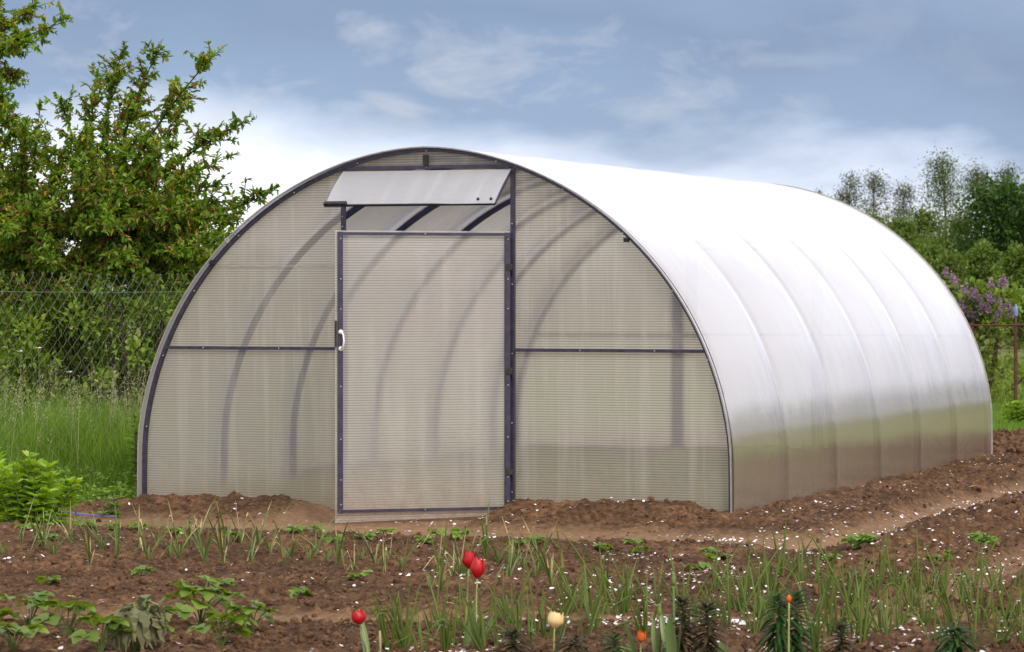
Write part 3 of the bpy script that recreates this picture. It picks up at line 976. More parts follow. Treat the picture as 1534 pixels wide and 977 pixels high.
def build_greenhouse():
    root = empty('greenhouse', (0, 0, 0))
    tag(root, 'arched polycarbonate greenhouse with dark steel frame and half open door in the soil', 'greenhouse')
    bay = GL / 6
    # cover: six bays, bulging slightly between the ribs
    x, z = arch(110)
    tx, tz = np.gradient(x), np.gradient(z)
    Ln = np.hypot(tx, tz)
    nx, nz = tz / Ln, -tx / Ln
    ys = np.linspace(-0.068, GL + 0.04, 6 * 30 + 1)
    A, Y = np.meshgrid(np.arange(len(x)), ys)
    u = (Y / bay) % 1.0
    arc = A / len(x)
    bulge = 0.0075 * (np.sin(pi * u) ** 0.6 - 0.6) * (0.6 + 0.8 * vnoise(np.floor(Y / bay) * 3.7 + 2, arc * 7, 3))
    rib = np.abs(((Y / bay + 0.5) % 1.0) - 0.5) * bay
    bulge = bulge - 0.0035 * np.exp(-(rib / 0.035) ** 2) * (0.6 + 0.8 * vnoise(Y * 0.9, arc * 11, 8))
    dent = 0.004 * (fbm(Y * 1.7, arc * 9, 3, 15) - 0.5)
    off = np.where((Y > 0) & (Y < GL), bulge + dent, -0.003)
    V = np.stack([x[A] + nx[A] * off, Y, z[A] + nz[A] * off], -1)
    low = V[:, :, 2] <= 0.03
    V[:, :, 2] = np.where(low, -0.06, V[:, :, 2])
    n, k = A.shape
    idx = np.arange(n * k).reshape(n, k)
    F = np.stack([idx[:-1, :-1], idx[:-1, 1:], idx[1:, 1:], idx[1:, :-1]], -1).reshape(-1, 4)
    link('roof_cover', np_mesh('roof_cover', V.reshape(-1, 3), F[:, ::-1], True), M['cover'], root)
    # pale cut edges of the cover, front and back
    for y in (-0.070, GL + 0.042):
        mb = MB()
        sweep(mb, y, 0.006, 0.007, -0.004)
        mb.build('cover_edge', M['edge'], root)
    # arched ribs
    for i in range(7):
        mb = MB()
        y = min(max(i * bay, 0.0), GL)
        if i == 0: sweep(mb, -0.012, 0.026, 0.023, 0.004)
        else: sweep(mb, y, 0.040, 0.030, 0.019)
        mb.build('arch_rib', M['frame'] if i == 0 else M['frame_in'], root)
    # purlins
    for px_, pz in ((0.0, GH - 0.06),):
        zz = pz if pz else arch_z(px_) - 0.055
        xx = px_ - 0.05 * np.sign(px_)
        mb = MB()
        mb.box((xx, GL / 2, zz), (0.012, GL / 2 - 0.03, 0.012))
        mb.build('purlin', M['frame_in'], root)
    mb = MB()                                       # purlin end clips at the front
    mb.box((0.0, -0.035, GH - 0.075), (0.014, 0.012, 0.03))
    mb.build('purlin_clip', M['black'], root)
    mb = MB()
    mb.box((1.235, -0.035, arch_z(1.235) - 0.050), (0.014, 0.012, 0.012))
    mb.build('purlin_clip', M['black'], root)

    mb = MB()
    mb.box((-1.385, -0.035, 1.435), (0.016, 0.012, 0.012))
    mb.build('purlin_clip', M['black'], root)

    def end_wall(y, s, mat, sheet_y):
        """Frame of one end: s = -1 front (faces -y), +1 back."""
        for xx in (XL, XR):
            mb = MB()
            zt = arch_z(xx) - 0.035
            mb.box((xx, y, (zt - 0.05) / 2), (0.012 if s < 0 else 0.019, 0.012, (zt + 0.05) / 2))
            mb.build('door_post', mat, root)
        for sg in (-1, 1):
            mb = MB()
            xa, xb = 0.55, float(arch_x(ZR)) - 0.03
            mb.box((sg * (xa + xb) / 2, y, ZR), ((xb - xa) / 2, 0.010, 0.010))
            mb.build('side_rail', mat, root)
        mb = MB()
        mb.box(((XL + XR) / 2, y, ZT), ((XR - XL) / 2 - 0.016, 0.010, 0.010))
        mb.build('vent_lintel', mat, root)
        # sheets
        xe = GA - 0.004
        panel_between(-xe, XL, -0.05, sheet_y, None, 20).build('end_sheet', M['sheet' if s < 0 else 'sheet_back'], root)
        panel_between(XR, xe, -0.05, sheet_y, None, 20).build('end_sheet', M['sheet' if s < 0 else 'sheet_back'], root)
        panel_between(XL, XR, ZT, sheet_y, None, 16).build('end_sheet', M['sheet' if s < 0 else 'sheet_back'], root)

    end_wall(-0.012, -1, M['frame'], 0.006)
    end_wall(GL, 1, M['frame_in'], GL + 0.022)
    # overlap seam of the left sheet
    mb = MB()
    mb.box((-(0.55 + arch_x(1.41)) / 2, 0.001, 1.41), ((arch_x(1.41) - 0.55) / 2 - 0.02, 0.002, 0.004))
    mb.build('sheet_seam', M['edge'], root)
    # back door and vent, shut
    mb = MB()
    for xx in (XL + 0.05, XR - 0.05): mb.box((xx, GL + 0.004, 0.80), (0.020, 0.012, 0.80))
    for zz in (0.02, ZR, ZD - 0.013): mb.box((0, GL + 0.004, zz), (0.472, 0.011, 0.012))
    for zz in (ZD + 0.04,): mb.box((0, GL + 0.004, zz), (0.472, 0.011, 0.012))
    mb.build('back_door', M['frame_in'], root)
    panel_between(XL + 0.03, XR - 0.03, -0.03, GL + 0.022, ZT - 0.02, 4).build('back_door_sheet', M['sheet_back'], root)
    # door, swung out on the right post
    th = radians(38.5)
    w = 1.035
    hinge = empty('door', (XR - 0.008, -0.03, 0), 0)
    hinge.parent = root
    hinge.rotation_euler = (0, 0, th)
    fr = MB()
    fr.box((-0.022, -0.008, ZD / 2), (0.014, 0.012, ZD / 2))
    fr.box((-w + 0.020, -0.008, ZD / 2), (0.0135, 0.012, ZD / 2))
    for zz in (0.012, ZD - 0.012): fr.box((-w / 2, -0.008, zz), (w / 2 - 0.036, 0.011, 0.008))
    fr.build('door_frame', M['frame'], hinge)
    sh = MB()
    sh.add([(-w - 0.006, 0.007, -0.055), (-0.002, 0.007, -0.03), (-0.002, 0.007, ZD + 0.006), (-w - 0.006, 0.007, ZD + 0.006)], [(0, 1, 2, 3)])
    sh.build('door_sheet', M['sheet_door'], hinge)
    hd = MB()
    hd.smooth = True
    for zz in (0.935, 1.030):
        hd.tube([(-w + 0.02, -0.015, zz), (-w + 0.02, -0.034, zz)], [0.015, 0.012], 12)
    hd.tube([(-w + 0.02, -0.034, 0.935), (-w + 0.026, -0.056, 0.95), (-w + 0.028, -0.062, 0.98), (-w + 0.026, -0.056, 1.015), (-w + 0.02, -0.034, 1.03)], 0.0052, 8)
    hd.build('handle', M['white'], hinge)
    for zz in (0.22, 0.80, 1.40):
        hb = MB()
        hb.box((-0.012, -0.024, zz), (0.024, 0.003, 0.018))
        hb.tube([(0.008, -0.024, zz - 0.03), (0.008, -0.024, zz + 0.03)], 0.007, 8)
        hb.build('hinge', M['black'], hinge)
    lb = MB()
    lb.box((-w - 0.004, 0.0, 1.02), (0.005, 0.008, 0.075))
    lb.build('latch', M['black'], hinge)
    sc_me = MB()
    sc_me.smooth = True
    sc_me.tube([(0, 0, 0), (0, -0.004, 0)], [0.0048, 0.003], 8)
    sc_me = sc_me.mesh('screw')

    def screw(p, par):
        o = link('screw', sc_me, M['screw'], par)
        o.location = p
    for zz in (0.05, 0.19, 0.42, 0.72, 1.16, 1.33, 1.56):
        screw((-w + 0.02, -0.021, zz), hinge)
        screw((-0.022, -0.021, zz), hinge)
    screw((-w / 2, -0.020, 0.012), hinge)
    screw((-w / 2, -0.020, ZD - 0.012), hinge)
    for zz in (0.1, 0.5, 0.9, 1.3, 1.65): screw((XR, -0.027, zz), root)
    for zz in (1.64, 1.7): screw((XL, -0.027, zz), root)
    for xx in (-1.45, -0.95, 0.95, 1.4): screw((xx, -0.025, ZR), root)
    screw((0, -0.025, ZT), root)
    ax, az = arch(28, 0.021)
    for i in range(2, 27, 2): screw((ax[i], -0.029, az[i]), root)
    # vent flap, propped open
    flap = empty('vent_flap', ((XL + XR) / 2, -0.03, ZT - 0.02))
    flap.parent = root
    flap.rotation_euler = (radians(-52), 0, 0)
    hw, hl = (XR - XL) / 2 - 0.004, 0.335
    fm = MB()
    nsx, nsz = 12, 8
    vs, fs = [], []
    for j in range(nsz + 1):
        for i in range(nsx + 1):
            a, b = i / nsx * 2 - 1, j / nsz
            vs.append((a * hw, -0.012 * sin(pi * b) * (1 - 0.3 * a * a) - 0.004 * a * b, -b * hl))
    for j in range(nsz):
        for i in range(nsx):
            q = j * (nsx + 1) + i
            fs.append((q, q + nsx + 1, q + nsx + 2, q + 1))
    fm.smooth = True
    fm.add(vs, fs)
    fm.build('flap_sheet', M['sheet_vent'], flap)
    fb = MB()
    fb.box((0, 0.004, -hl + 0.004), (hw, 0.006, 0.0045))
    fb.box((-hw + 0.07, -0.006, -hl + 0.006), (0.07, 0.012, 0.012))
    fb.build('flap_rail', M['black'], flap)
    fs_ = MB()
    fs_.box((hw - 0.004, 0.008, -hl / 2 + 0.006), (0.006, 0.006, hl / 2 - 0.006))
    fs_.build('flap_stile', M['frame'], flap)
    for xx in (hw - 0.03, hw - 0.11):
        kb = MB()
        kb.smooth = True
        kb.tube([(xx, -0.002, -hl + 0.035), (xx, -0.016, -hl + 0.035)], [0.010, 0.007], 8)
        kb.build('knob', M['black'], flap)


def build_fence():
    d0 = np.array([0.237, 0.9715])
    p0 = np.array(at_x(-90, 20.1))
    Lf = 10.5
    root = empty('chain_link_fence', (p0[0], p0[1], -0.08))
    tag(root, 'sagging grey chain link wire fence left of the greenhouse before the shrubs', 'fence')
    pitch, hh, step = 0.046, 1.42, 0.046
    n = int(Lf / pitch)
    rows = int(hh / step)
    r = 0.0012
    V, F = [], []
    off = 0
    nrm = np.array([-d0[1], d0[0]])
    js = np.arange(rows + 1)
    for i in range(n):
        zz = ((js + i) % 2)
        s = i * pitch + zz * pitch
        h = hh - js * step + 0.015 * sin(i * 0.045) + 0.01 * sin(i * 0.13)
        w = 0.004 * (zz * 2 - 1) + 0.02 * np.sin(h * 3 + i * 0.06)
        P = np.stack([d0[0] * s + nrm[0] * w, d0[1] * s + nrm[1] * w, h], -1)
        # twisted knuckle at the top
        P = np.concatenate([[P[0] + np.array([d0[0] * 0.012, d0[1] * 0.012, 0.020]), P[0] + np.array([-d0[0] * 0.004, -d0[1] * 0.004, 0.03])], P])
        ring = np.array([[0, 1], [-0.87, -0.5], [0.87, -0.5]]) * r
        m = len(P)
        vv = P[:, None, :] + np.stack([ring[:, 0] * d0[0], ring[:, 0] * d0[1], ring[:, 1] * 0 + 0], -1)[None] + np.stack([ring[:, 1] * nrm[0], ring[:, 1] * nrm[1], ring[:, 1] * 0], -1)[None]
        V.append(vv.reshape(-1, 3))
        a = (np.arange(m - 1) * 3)[:, None]
        f = np.concatenate([a + np.array([[0, 1, 4, 3]]), a + np.array([[1, 2, 5, 4]]), a + np.array([[2, 0, 3, 5]])], 1).reshape(-1, 4)
        F.append(f + off)
        off += m * 3
    link('wire_mesh', np_mesh('wire_mesh', np.concatenate(V), np.concatenate(F), False), M['wire'], root)
    for h in (1.345,):
        mb = MB()
        mb.tube([(d0[0] * s, d0[1] * s, h - 0.012 * sin(pi * (s % 3) / 3)) for s in np.linspace(0, Lf, 30)], 0.0015, 4)
        mb.build('tension_wire', M['wire'], root)
    for s in (0.0, 9.8):
        mb = MB()
        mb.tube([(d0[0] * s - nrm[0] * 0.04, d0[1] * s - nrm[1] * 0.04, -0.1), (d0[0] * s - nrm[0] * 0.04, d0[1] * s - nrm[1] * 0.04, 1.44)], 0.02, 10)
        mb.build('post', M['rust'], root)


def build_back_fence():
    d = 34.0
    p0 = Vector(at(1380, 487, d))
    p1 = Vector(at(1700, 487, d))
    root = empty('rusty_fence', (p0.x, p0.y, -0.1))
    tag(root, 'low rusty iron fence with wire netting behind the lawn on the right', 'fence')
    ax = (p1 - p0)
    ax.z = 0
    Lf = ax.length
    ax.normalize()
    nrm = Vector((-ax.y, ax.x, 0))
    zt = p0.z + 0.1
    mb = MB()
    mb.tube([ax * (Lf * i / 8) + Vector((0, 0, zt + 0.003 * sin(i * 2))) for i in range(9)], 0.011, 6)
    mb.build('top_rail', M['rust'], root)
    for px in (1390, 1456, 1522, 1590, 1660):
        q = (Vector(at(px, 487, d)) - p0).dot(ax)
        mb = MB()
        mb.tube([ax * q + nrm * 0.02, ax * q + nrm * 0.02 + Vector((0, 0, zt + 0.03))], 0.021, 8)
        mb.build('post', M['rust'], root)
    mb = MB()
    n = int(Lf / 0.05)
    for i in range(n):
        for sg in (-1, 1):
            x0 = i * 0.05
            a = ax * x0 + Vector((0, 0, zt - 0.01))
            k = zt - 0.05
            b = ax * min(max(x0 + sg * k * 0.6, 0), Lf) + Vector((0, 0, 0.04))
            mb.tube([a + nrm * 0.003 * sg, b + nrm * 0.003 * sg], 0.0013, 3, False)
    mb.build('wire_netting', M['rust_wire'], root)
    # plastic bottle stuck on a cane by the fence
    c = Vector(at(1522, 462, d + 0.3))
    b = MB()
    b.smooth = True
    prof = [(0, 0.004), (0.002, 0.020), (0.02, 0.023), (0.08, 0.023), (0.10, 0.018), (0.12, 0.009), (0.135, 0.009), (0.138, 0.003)]
    b.tube([(0, 0, zz) for zz, r in prof], [r for zz, r in prof], 12)
    r2 = empty('plastic_bottle', (c.x, c.y, c.z - 0.09))
    tag(r2, 'small blue plastic bottle stuck on a cane above the rusty fence', 'bottle')
    b.build('bottle_body', M['bottle'], r2)
    s = MB()
    s.tube([(0, 0, 0.02), (0, 0, -(c.z - 0.09) - 0.1)], 0.008, 6)
    s.build('cane', M['wood'], r2)


# ------------------------------------------------------------------ grass
def blades(x, y, z, h, w, lean, segs=3):
    n = len(x)
    a = RNG.uniform(0, 2 * pi, n)
    dx, dy = np.cos(a), np.sin(a)
    sa = RNG.uniform(0, 2 * pi, n)
    sx, sy = np.cos(sa), np.sin(sa)
    rows = []
    for i in range(segs + 1):
        t = i / segs
        off = lean * h * t ** 1.8
        zz = z + h * (t - 0.25 * lean * t ** 2.5)
        ww = w * (1 - t) ** 0.8 + 0.0004
        c = np.stack([x + dx * off, y + dy * off, zz], -1)
        s = np.stack([sx * ww, sy * ww, 0 * ww], -1)
        rows += [c - s, c + s]
    V = np.stack(rows, 1)
    k = 2 * (segs + 1)
    f = np.concatenate([np.array([[2 * i, 2 * i + 1, 2 * i + 3], [2 * i, 2 * i + 3, 2 * i + 2]]) for i in range(segs)])
    F = (f[None] + (np.arange(n) * k)[:, None, None]).reshape(-1, 3)
    return V.reshape(-1, 3), F


def build_grass():
    # tall grass between the soil edge and the fence
    n = 26000
    px = RNG.uniform(-60, 330, n)
    d = RNG.uniform(18.3, 25.5, n)
    P = CAM[None] + d[:, None] * FW[None] + (d * (px - 767) / FPX)[:, None] * RT[None]
    x, y = P[:, 0], P[:, 1]
    e = soil_edge(y) - 0.10
    gap = x < np.where((y > -0.1) & (y < GL), np.minimum(e, -GA - 0.10), e)
    # tall further back, low near the soil
    tall = sstep(19.4, 20.8, d + 0.5 * (fbm(x * 1.5, y * 1.5, 2, 5) - 0.5))
    keep = gap & (RNG.uniform(size=n) < 0.35 + 0.65 * tall)
    x, y, d, tall = x[keep], y[keep], d[keep], tall[keep]
    n = len(x)
    z = np.full(n, -0.10)
    cl = fbm(x * 2.2, y * 2.2, 3, 8)
    h = (0.10 + 0.50 * tall * (0.45 + cl * 0.9)) * RNG.uniform(0.55, 1.15, n)
    V, F = blades(x, y, z, h, RNG.uniform(0.0022, 0.0048, n), RNG.uniform(0.08, 0.65, n), 4)
    # seed heads on tall stalks
    m = 230
    i = RNG.choice(np.nonzero(tall > 0.6)[0], m)
    hx, hy = x[i], y[i]
    hh = RNG.uniform(0.55, 0.92, m)
    Vs, Fs = blades(hx, hy, np.full(m, -0.1), hh, np.full(m, 0.0014), RNG.uniform(0.05, 0.2, m), 3)
    k = 22
    t = RNG.uniform(0.72, 1.0, (m, k))
    base = Vs.reshape(m, 8, 3)
    tip, mid = base[:, 6], base[:, 4]
    P = mid[:, None] + (tip - mid)[:, None] * ((t - 0.667) / 0.333)[:, :, None] + RNG.normal(0, 0.008, (m, k, 3))
    P = P.reshape(-1, 3)
    D = unit(len(P)) * 0.8 + np.array([0, 0, 0.4])
    Vh, Fh = leaf_cards(P, D, unit(len(P)), RNG.uniform(0.012, 0.024, len(P)), np.full(len(P), 0.0028))
    V, F, mt = merge([(V, F, 0), (Vs, Fs, 1), (Vh, Fh, 1)])
    me = np_mesh('tall_grass', V, F, False, mt)
    me.materials.append(M['grass'])
    me.materials.append(M['seedhead'])
    tag(link('tall_grass', me, []), 'tall uncut grass with pale seed heads growing along the wire fence', 'grass', kind='stuff')
    # low broadleaf weeds at the foot of the grass
    n = 6200
    px = RNG.uniform(-60, 300, n)
    d = RNG.uniform(17.3, 20.6, n)
    P = CAM[None] + d[:, None] * FW[None] + (d * (px - 767) / FPX)[:, None] * RT[None]
    x, y = P[:, 0], P[:, 1]
    e = soil_edge(y) + 0.02
    keep = (x < np.where((y > -0.1) & (y < GL), np.minimum(e, -GA - 0.06), e)) & (fbm(x * 4, y * 4, 3, 18) > 0.36)
    x, y = x[keep], y[keep]
    n = len(x)
    hh = RNG.uniform(0.0, 1, n) * 0.22 * np.clip(fbm(x * 3, y * 3, 2, 28) * 1.6, 0.2, 1)
    P = np.stack([x, y, -0.09 + hh], -1)
    D = unit(n) * np.array([1, 1, 0.4]) + np.array([0, 0, 0.35])
    V, F = leaf_cards(P, D, np.tile([[0, 0, 1.0]], (n, 1)) + 0.4 * unit(n), RNG.uniform(0.03, 0.075, n), RNG.uniform(0.007, 0.016, n), 0.3, 0.15)
    V2, F2 = blades(x[::4], y[::4], np.full(len(x[::4]), -0.1), hh[::4] + 0.03, np.full(len(x[::4]), 0.0018), RNG.uniform(0, 0.3, len(x[::4])), 2)
    V, F, mt = merge([(V, F, 0), (V2, F2, 0)])
    tag(link('low_weeds', np_mesh('low_weeds', V, F, False), M['weed']), 'low broadleaf weeds along the edge of the dug soil', 'weeds', kind='stuff')
    # young weeds sprouting inside the greenhouse
    n = 15000
    x, y = RNG.uniform(-GA + 0.15, GA - 0.15, n), RNG.uniform(0.25, GL - 0.2, n)
    side = np.clip(np.abs(x) / GA * 1.25 - 0.2, 0.6, 1) * np.where(x > 0, 1.0, 0.75)
    keep = fbm(x * 1.5, y * 1.5, 3, 38) + 0.25 * side > 0.42
    x, y, side = x[keep], y[keep], side[keep]
    n = len(x)
    V, F = blades(x, y, np.full(n, -0.03), RNG.uniform(0.06, 0.30, n) * side, RNG.uniform(0.004, 0.011, n), RNG.uniform(0.1, 0.7, n), 2)
    tag(link('greenhouse_weeds', np_mesh('greenhouse_weeds', V, F, False), M['pale_leaf']), 'pale weeds sprouting on the soil inside the greenhouse', 'weeds', kind='stuff')
    # lawn strip and meadow grass on the right and behind
    n = 30000
    px = RNG.uniform(1380, 1640, n)
    d = RNG.uniform(27.5, 35, n)
    P = CAM[None] + d[:, None] * FW[None] + (d * (px - 767) / FPX)[:, None] * RT[None]
    x, y = P[:, 0], P[:, 1]
    keep = (y > 10.3) | (x > 7)
    x, y = x[keep], y[keep]
    n = len(x)
    V, F = blades(x, y, np.full(n, -0.1), RNG.uniform(0.05, 0.16, n) * (0.6 + fbm(x, y, 3, 48)), RNG.uniform(0.003, 0.006, n), RNG.uniform(0.1, 0.7, n), 2)
    tag(link('lawn_grass', np_mesh('lawn_grass', V, F, False), M['lawn']), 'bright green lawn strip between the dug soil and rusty fence', 'lawn', kind='stuff')
    # rough grass round the plot and behind the fences
    n = 24000
    px = RNG.uniform(-250, 1750, n)
    d = RNG.uniform(26.5, 60, n)
    P = CAM[None] + d[:, None] * FW[None] + (d * (px - 767) / FPX)[:, None] * RT[None]
    x, y = P[:, 0], P[:, 1]
    keep = (y > 11.2) | (x < -2.3)
    keep &= ~((d < 35) & (px > 1370))
    x2, y2 = RNG.uniform(7.2, 11, 9000), RNG.uniform(-6, 18, 9000)
    x, y = np.concatenate([x[keep], x2]), np.concatenate([y[keep], y2])
    n = len(x)
    V, F = blades(x, y, np.full(n, -0.1), RNG.uniform(0.12, 0.38, n), RNG.uniform(0.004, 0.010, n), RNG.uniform(0.1, 0.6, n), 2)
    tag(link('meadow_grass', np_mesh('meadow_grass', V, F, False), M['lawn']), 'rough green meadow grass beyond the garden fences', 'grass', kind='stuff')


# ------------------------------------------------------------------ garden plants (meshes)
def onion_mesh(seed, kind='onion'):
    rs = random.Random(seed)
    mb = MB()
    mb.smooth = True
    n = rs.randint(4, 7)
    for i in range(n):
        a = rs.uniform(0, 2 * pi)
        L = rs.uniform(0.12, 0.31)
        lean = rs.uniform(0.03, 0.55)
        d = Vector((cos(a), sin(a), 0))
        b = d * rs.uniform(0, 0.016)
        pts, rad = [], []
        w = rs.uniform(0.0026, 0.0043)
        kink = rs.random() < 0.3
        k0 = rs.uniform(0.5, 0.8)
        for j in range(8):
            t = j / 7
            off = lean * L * (t + 0.35 * t * t) * 0.75
            z = L * t * (1 - 0.25 * lean * t)
            if kink and t > k0:
                z -= (t - k0) * L * 1.5
                off += (t - k0) * L * 0.8
            pts.append(b + d * off + Vector((0, 0, z - 0.01)))
            rad.append(w * (0.75 + 0.9 * t - 1.62 * t ** 3) + 0.0006)
        mb.cur = 1 if (rs.random() < 0.1) else 0
        mb.tube(pts, rad, 5, False)
    return mb.mesh('onion_leaves')


def garlic_mesh(seed):
    rs = random.Random(seed)
    mb = MB()
    n = rs.randint(5, 8)
    a0 = rs.uniform(0, pi)
    for i in range(n):
        a = a0 + (i % 2) * pi + rs.uniform(-0.5, 0.5)
        L = rs.uniform(0.17, 0.34) * (0.6 + 0.5 * i / n)
        lean = rs.uniform(0.15, 0.75)
        d = Vector((cos(a), sin(a), 0))
        sd = Vector((-sin(a), cos(a), 0))
        broken = rs.random() < 0.35
        k0 = rs.uniform(0.45, 0.75)
        pts, wd = [], []
        b = Vector((0, 0, 0.025 * i / n))
        for j in range(9):
            t = j / 8
            off = lean * L * t ** 1.3 * 0.8
            z = L * t * (1 - 0.4 * lean * t)
            if broken and t > k0:
                z -= (t - k0) * L * 1.7
                off += (t - k0) * L * 0.4
            pts.append(b + d * off + Vector((0, 0, z)))
            wd.append(max(0.0007, 0.0058 * (1 - t ** 2.2) * (0.65 + 0.7 * t)))
        dry = rs.random()
        cut = 9 if dry < 0.62 else rs.randint(6, 7)
        mb.cur = 0 if dry < 0.9 else 1
        mb.blade(pts[:cut], wd[:cut], sd, 0.75)
        if cut < 9:
            mb.cur = 1
            mb.blade(pts[cut - 1:], wd[cut - 1:], sd, 0.75)
    mb.cur = 0
    mb.smooth = True
    mb.tube([(0, 0, -0.02), (0, 0, 0.04), (0, 0, 0.075)], [0.006, 0.0055, 0.004], 7)
    return mb.mesh('garlic_leaves')


def leaflet(mb, base, d, nrm, L, W):
    """Toothed oval leaflet, folded and slightly cupped."""
    d = d.normalized()
    s = d.cross(nrm).normalized()
    u = s.cross(d)
    k = 7
    mid, lf, rt = [], [], []
    for i in range(k + 1):
        t = i / k
        w = W * sin(pi * (0.06 + 0.90 * t ** 0.8)) ** 0.75
        tooth = 1.0 if i % 2 else 0.86
        c = base + d * (L * t) - u * (0.18 * L * t * t)
        mid.append(c)
        lf.append(c - s * w * tooth + u * w * 0.28 + d * L * 0.02)
        rt.append(c + s * w * tooth + u * w * 0.28 + d * L * 0.02)
    vs = mid + lf + rt
    fs = []
    for i in range(k):
        fs += [(i, i + 1, k + 1 + i + 1, k + 1 + i), (i, 2 * k + 2 + i, 2 * k + 2 + i + 1, i + 1)]
    mb.add(vs, fs)


def strawberry_mesh(seed, n=7, H=0.15, size=0.05):
    rs = random.Random(seed)
    mb = MB()
    for i in range(n):
        a = i * 2.4 + rs.uniform(-0.4, 0.4)
        h = H * rs.uniform(0.5, 1.1)
        r = rs.uniform(0.02, 0.11) * (H / 0.15)
        top = Vector((cos(a) * r, sin(a) * r, h))
        mb.cur = 1
        mb.smooth = True
        mb.tube(bez((0, 0, 0), top, (cos(a) * -0.01, sin(a) * -0.01, 0.02), 4), 0.0022, 5, False)
        mb.cur = 0
        out = Vector((cos(a), sin(a), rs.uniform(-0.25, 0.2)))
        nrm = Vector((rs.gauss(0, .25), rs.gauss(0, .25), 1)).normalized()
        sz = size * rs.uniform(0.75, 1.2)
        side = out.cross(nrm).normalized()
        for dr in (out, out * 0.35 + side, out * 0.35 - side):
            leaflet(mb, top, dr, nrm, sz, sz * 0.52)
    return mb.mesh('strawberry_leaves')


def lily_mesh(seed, H=0.3, dens=70, L=0.085, droop=0.5, crown=True):
    rs = random.Random(seed)
    mb = MB()
    mb.smooth = True
    mb.cur = 1
    mb.tube([(0, 0, -0.02), (0.004, 0, H * 0.5), (0, 0, H)], [0.006, 0.0055, 0.004], 7)
    mb.cur = 0
    mb.smooth = False
    for i in range(dens):
        t = i / dens
        a = i * 2.399 + rs.uniform(-0.3, 0.3)
        z = H * (0.12 + 0.88 * t ** 0.8)
        l = L * rs.uniform(0.75, 1.15) * (1 - 0.45 * t ** 5)
        up = -0.15 + 1.0 * t ** 2.2
        d = Vector((cos(a), sin(a), up)).normalized()
        sd = Vector((-sin(a), cos(a), 0))
        pts = [Vector((0, 0, z)) + d * l * q + Vector((0, 0, -droop * l * q * q * (1 - 0.6 * t))) for q in (0, 0.3, 0.6, 0.85, 1)]
        mb.blade(pts, [0.004, 0.0085, 0.0080, 0.0045, 0.0004], sd, 0.35)
    return mb.mesh('lily_leaves')


def broad_leaf(mb, a, L, W, lean, z0=0.0, curl=0.2, wav=0.0, rs=random):
    d = Vector((cos(a), sin(a), 0))
    sd = Vector((-sin(a), cos(a), 0))
    pts, wd = [], []
    for j in range(10):
        t = j / 9
        pts.append(d * (lean * L * t ** 1.4 + 0.006) + Vector((0, 0, z0 + L * t * (1 - curl * t) )) + sd * wav * sin(t * 9) * L)
        wd.append(max(0.001, W * sin(pi * (0.16 + 0.84 * t)) ** 0.8))
    mb.blade(pts, wd, sd, 0.55)


def petal_mesh(H, R, spread, seed, tipw=0.35):
    """One tulip petal: cupped, attached at the origin, opening along +x."""
    rs = random.Random(seed)
    nv, nu = 8, 4
    V, F = [], []
    for j in range(nv + 1):
        t = j / nv
        r = R * (sin(pi * min(0.5, 0.10 + t * 0.9)) - 0.16) * 1.1 * (1 - 0.55 * (max(0, t - 0.45) / 0.55) ** 1.6 * (1 - spread))
        half = 0.88 * (sin(pi * (0.16 + 0.70 * t)) ** 0.6) * sqrt(max(0.03, 1 - max(0.0, (t - 0.62) / 0.39) ** 2.2))
        for i in range(-nu, nu + 1):
            u = i / nu
            ang = u * half * 1.05
            rr = r * (1 + 0.05 * (1 - abs(u)) + 0.03 * rs.uniform(-1, 1) * t)
            zz = H * t - 0.03 * H * abs(u) ** 2 * t
            V.append((rr * cos(ang), rr * sin(ang), zz))
    w = 2 * nu + 1
    for j in range(nv):
        for i in range(w - 1):
            a = j * w + i
            F.append((a, a + 1, a + w + 1, a + w))
    me = bpy.data.meshes.new('petal')
    me.from_pydata(V, [], F)
    me.polygons.foreach_set('use_smooth', np.ones(len(F), bool))
    me.update()
    return me


def tulip(base, top, label, mat, size=0.062, R=0.027, spread=0.2, leaves=2, seed=1, group=None):
    rs = random.Random(seed)
    root = empty('tulip', base)
    tag(root, label, 'tulip', group)
    b, t = Vector(base), Vector(top) - Vector(base)
    st = MB()
    st.smooth = True
    path = bez((0, 0, -0.02), t, (rs.uniform(-.01, .01), rs.uniform(-.01, .01), 0.02), 8)
    st.tube(path, [0.0040 - 0.00014 * i for i in range(9)], 8)
    st.build('stem', M['stem_pale'], root)
    me3 = [petal_mesh(size, R, spread, seed + 10), petal_mesh(size * 0.95, R * 0.86, spread * 0.5, seed + 20)]
    ax = (path[-1] - path[-2]).normalized()
    rot = ax.to_track_quat('Z', 'Y').to_euler()
    for k in range(6):
        o = link('petal', me3[k % 2], mat, root)
        o.location = t
        o.rotation_mode = 'QUATERNION'
        o.rotation_quaternion = ax.to_track_quat('Z', 'Y') @ Matrix.Rotation(k * pi / 3 + rs.uniform(-.12, .12), 3, 'Z').to_quaternion()
    for k in range(leaves):
        lb = MB()
        lb.smooth = True
        broad_leaf(lb, rs.uniform(0, 2 * pi), rs.uniform(0.16, 0.23), rs.uniform(0.012, 0.020), rs.uniform(0.2, 0.5), 0.0, 0.15)
        lb.build('leaf', M['tulip_leaf'], root)
    return root


